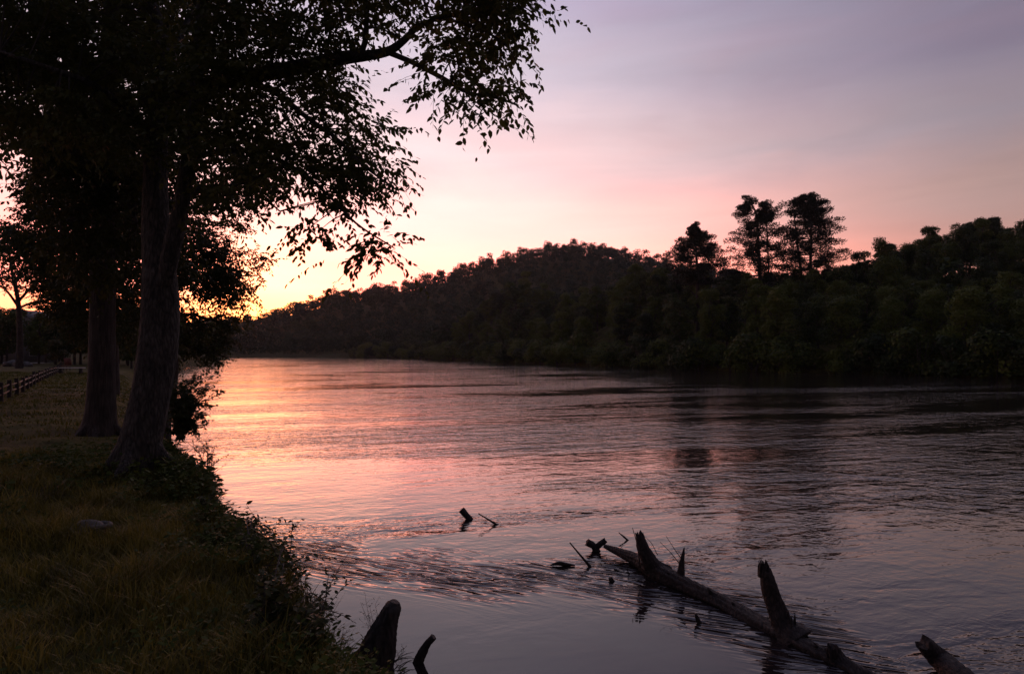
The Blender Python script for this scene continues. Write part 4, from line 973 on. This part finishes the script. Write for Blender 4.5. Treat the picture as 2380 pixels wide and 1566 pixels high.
rB = sky_ramp([(0, (.95, .36, .22)), (5, (.82, .36, .27)), (11, (.475, .31, .29)), (17, (.34, .28, .33)), (23, (.235, .21, .30)), (32, (.22, .22, .32)), (60, (.13, .13, .23)), (90, (.08, .08, .16))])
rC = sky_ramp([(0, (.10, .06, .075)), (8, (.11, .07, .09)), (16, (.10, .075, .10)), (28, (.075, .07, .11)), (40, (.06, .06, .10)), (60, (.05, .05, .09)), (80, (.045, .045, .085)), (90, (.045, .045, .085))])
sv = (math.sin(SUN_AZ), math.cos(SUN_AZ)); AZ2 = math.atan((318 - 512) / F)
hl = N(ns, 'ShaderNodeVectorMath', operation='MULTIPLY'); hl.inputs[1].default_value = (1, 1, 0); L.new(nrm.outputs[0], hl.inputs[0])
hn = N(ns, 'ShaderNodeVectorMath', operation='NORMALIZE'); L.new(hl.outputs[0], hn.inputs[0])
dt = N(ns, 'ShaderNodeVectorMath', operation='DOT_PRODUCT'); L.new(hn.outputs[0], dt.inputs[0]); dt.inputs[1].default_value = (math.sin(AZ2), math.cos(AZ2), 0)
ang = N(ns, 'ShaderNodeMath', operation='ARCCOSINE'); L.new(dt.outputs['Value'], ang.inputs[0])
m1 = N(ns, 'ShaderNodeMapRange'); m1.interpolation_type = 'SMOOTHSTEP'; L.new(ang.outputs[0], m1.inputs[0]); m1.inputs[1].default_value = R(8); m1.inputs[2].default_value = R(58)
m2 = N(ns, 'ShaderNodeMapRange'); m2.interpolation_type = 'SMOOTHSTEP'; L.new(ang.outputs[0], m2.inputs[0]); m2.inputs[1].default_value = R(38); m2.inputs[2].default_value = R(125)
x1 = N(ns, 'ShaderNodeMixRGB'); L.new(m1.outputs[0], x1.inputs[0]); L.new(rA.outputs[0], x1.inputs[1]); L.new(rB.outputs[0], x1.inputs[2])
x2 = N(ns, 'ShaderNodeMixRGB'); L.new(m2.outputs[0], x2.inputs[0]); L.new(x1.outputs[0], x2.inputs[1]); L.new(rC.outputs[0], x2.inputs[2])
# bright core where the sun went down
d3v = N(ns, 'ShaderNodeVectorMath', operation='DOT_PRODUCT'); L.new(nrm.outputs[0], d3v.inputs[0]); ev = R(2.5); d3v.inputs[1].default_value = (sv[0] * math.cos(ev), sv[1] * math.cos(ev), math.sin(ev))
ac_ = N(ns, 'ShaderNodeMath', operation='ARCCOSINE'); L.new(d3v.outputs['Value'], ac_.inputs[0])
gl = N(ns, 'ShaderNodeMapRange'); gl.interpolation_type = 'SMOOTHERSTEP'; L.new(ac_.outputs[0], gl.inputs[0]); gl.inputs[1].default_value = R(11); gl.inputs[2].default_value = 0; gl.inputs[3].default_value = 0; gl.inputs[4].default_value = 1
gc = N(ns, 'ShaderNodeMixRGB', blend_type='ADD'); L.new(gl.outputs[0], gc.inputs[0]); L.new(x2.outputs[0], gc.inputs[1]); gc.inputs[2].default_value = (2.2 / S, .85 / S, .10 / S, 1)
# pink tint of thin high cloud
pk = N(ns, 'ShaderNodeMapRange'); L.new(cn.outputs['Fac'], pk.inputs[0]); pk.inputs[1].default_value = .45; pk.inputs[2].default_value = .70; pk.inputs[3].default_value = 0; pk.inputs[4].default_value = .5
pm = N(ns, 'ShaderNodeMixRGB', blend_type='MULTIPLY'); L.new(pk.outputs[0], pm.inputs[0]); L.new(gc.outputs[0], pm.inputs[1]); pm.inputs[2].default_value = (1.18, .93, .86, 1)
mp2 = ns.new('ShaderNodeMapping'); mp2.inputs['Scale'].default_value = (1.2, 1.2, 9); mp2.inputs['Rotation'].default_value = (R(5), R(-9), R(50)); L.new(nrm.outputs[0], mp2.inputs['Vector'])
c2n = N(ns, 'ShaderNodeTexNoise', Scale=2.6, Detail=5.0, Roughness=0.55, Distortion=0.8); L.new(mp2.outputs[0], c2n.inputs['Vector'])
c2r = N(ns, 'ShaderNodeMapRange'); L.new(c2n.outputs['Fac'], c2r.inputs[0]); c2r.inputs[1].default_value = .3; c2r.inputs[2].default_value = .7; c2r.inputs[3].default_value = .95; c2r.inputs[4].default_value = 1.05
pm2 = N(ns, 'ShaderNodeVectorMath', operation='SCALE'); L.new(pm.outputs[0], pm2.inputs[0]); L.new(c2r.outputs[0], pm2.inputs['Scale'])
sk = ns.new('ShaderNodeTexSky'); sk.sky_type = 'NISHITA'; sk.sun_disc = False; sk.sun_elevation = R(1.5); sk.sun_rotation = SUN_AZ
bg1 = N(ns, 'ShaderNodeBackground'); L.new(pm2.outputs[0], bg1.inputs[0]); bg1.inputs[1].default_value = S
bg2 = N(ns, 'ShaderNodeBackground'); L.new(sk.outputs[0], bg2.inputs[0]); bg2.inputs[1].default_value = 0.015
ads = ns.new('ShaderNodeAddShader'); L.new(bg1.outputs[0], ads.inputs[0]); L.new(bg2.outputs[0], ads.inputs[1])
wo_ = ns.new('ShaderNodeOutputWorld'); L.new(ads.outputs[0], wo_.inputs[0])

sd_ = bpy.data.lights.new('sun', 'SUN'); sd_.energy = .10; sd_.angle = R(25); sd_.color = (1, .45, .2)
so = bpy.data.objects.new('sun', sd_); col.objects.link(so)
el_ = R(5.0); dirv = Vector((-math.sin(SUN_AZ) * math.cos(el_), -math.cos(SUN_AZ) * math.cos(el_), -math.sin(el_)))
so.rotation_euler = dirv.to_track_quat('-Z', 'Y').to_euler()

# ------------------------------------------------------------------ haze
USE_HAZE = True
if USE_HAZE:
    mh = bpy.data.materials.new('river_haze'); nt, ns, L = nodes(mh)
    pv = ns.new('ShaderNodeVolumePrincipled'); pv.inputs['Color'].default_value = (.86, .86, .92, 1); pv.inputs['Density'].default_value = .00010; pv.inputs['Anisotropy'].default_value = .6
    o = ns.new('ShaderNodeOutputMaterial'); L.new(pv.outputs[0], o.inputs['Volume'])
    m = MB(); box(m, (0, 600, 49), (1840, 1840, 103)); hzb = m.build('haze', mh); tag(hzb, kind='stuff'); hzb['label'] = 'thin evening haze over the river valley'; hzb['category'] = 'haze'

vs = scene.view_settings; vs.view_transform = 'Standard'; vs.look = 'None'; vs.gamma = 1; vs.exposure = 0; vs.use_curve_mapping = False
scene.render.resolution_x = 1024; scene.render.resolution_y = 673
print('leaves', leafcount, 'objects', len(bpy.data.objects))
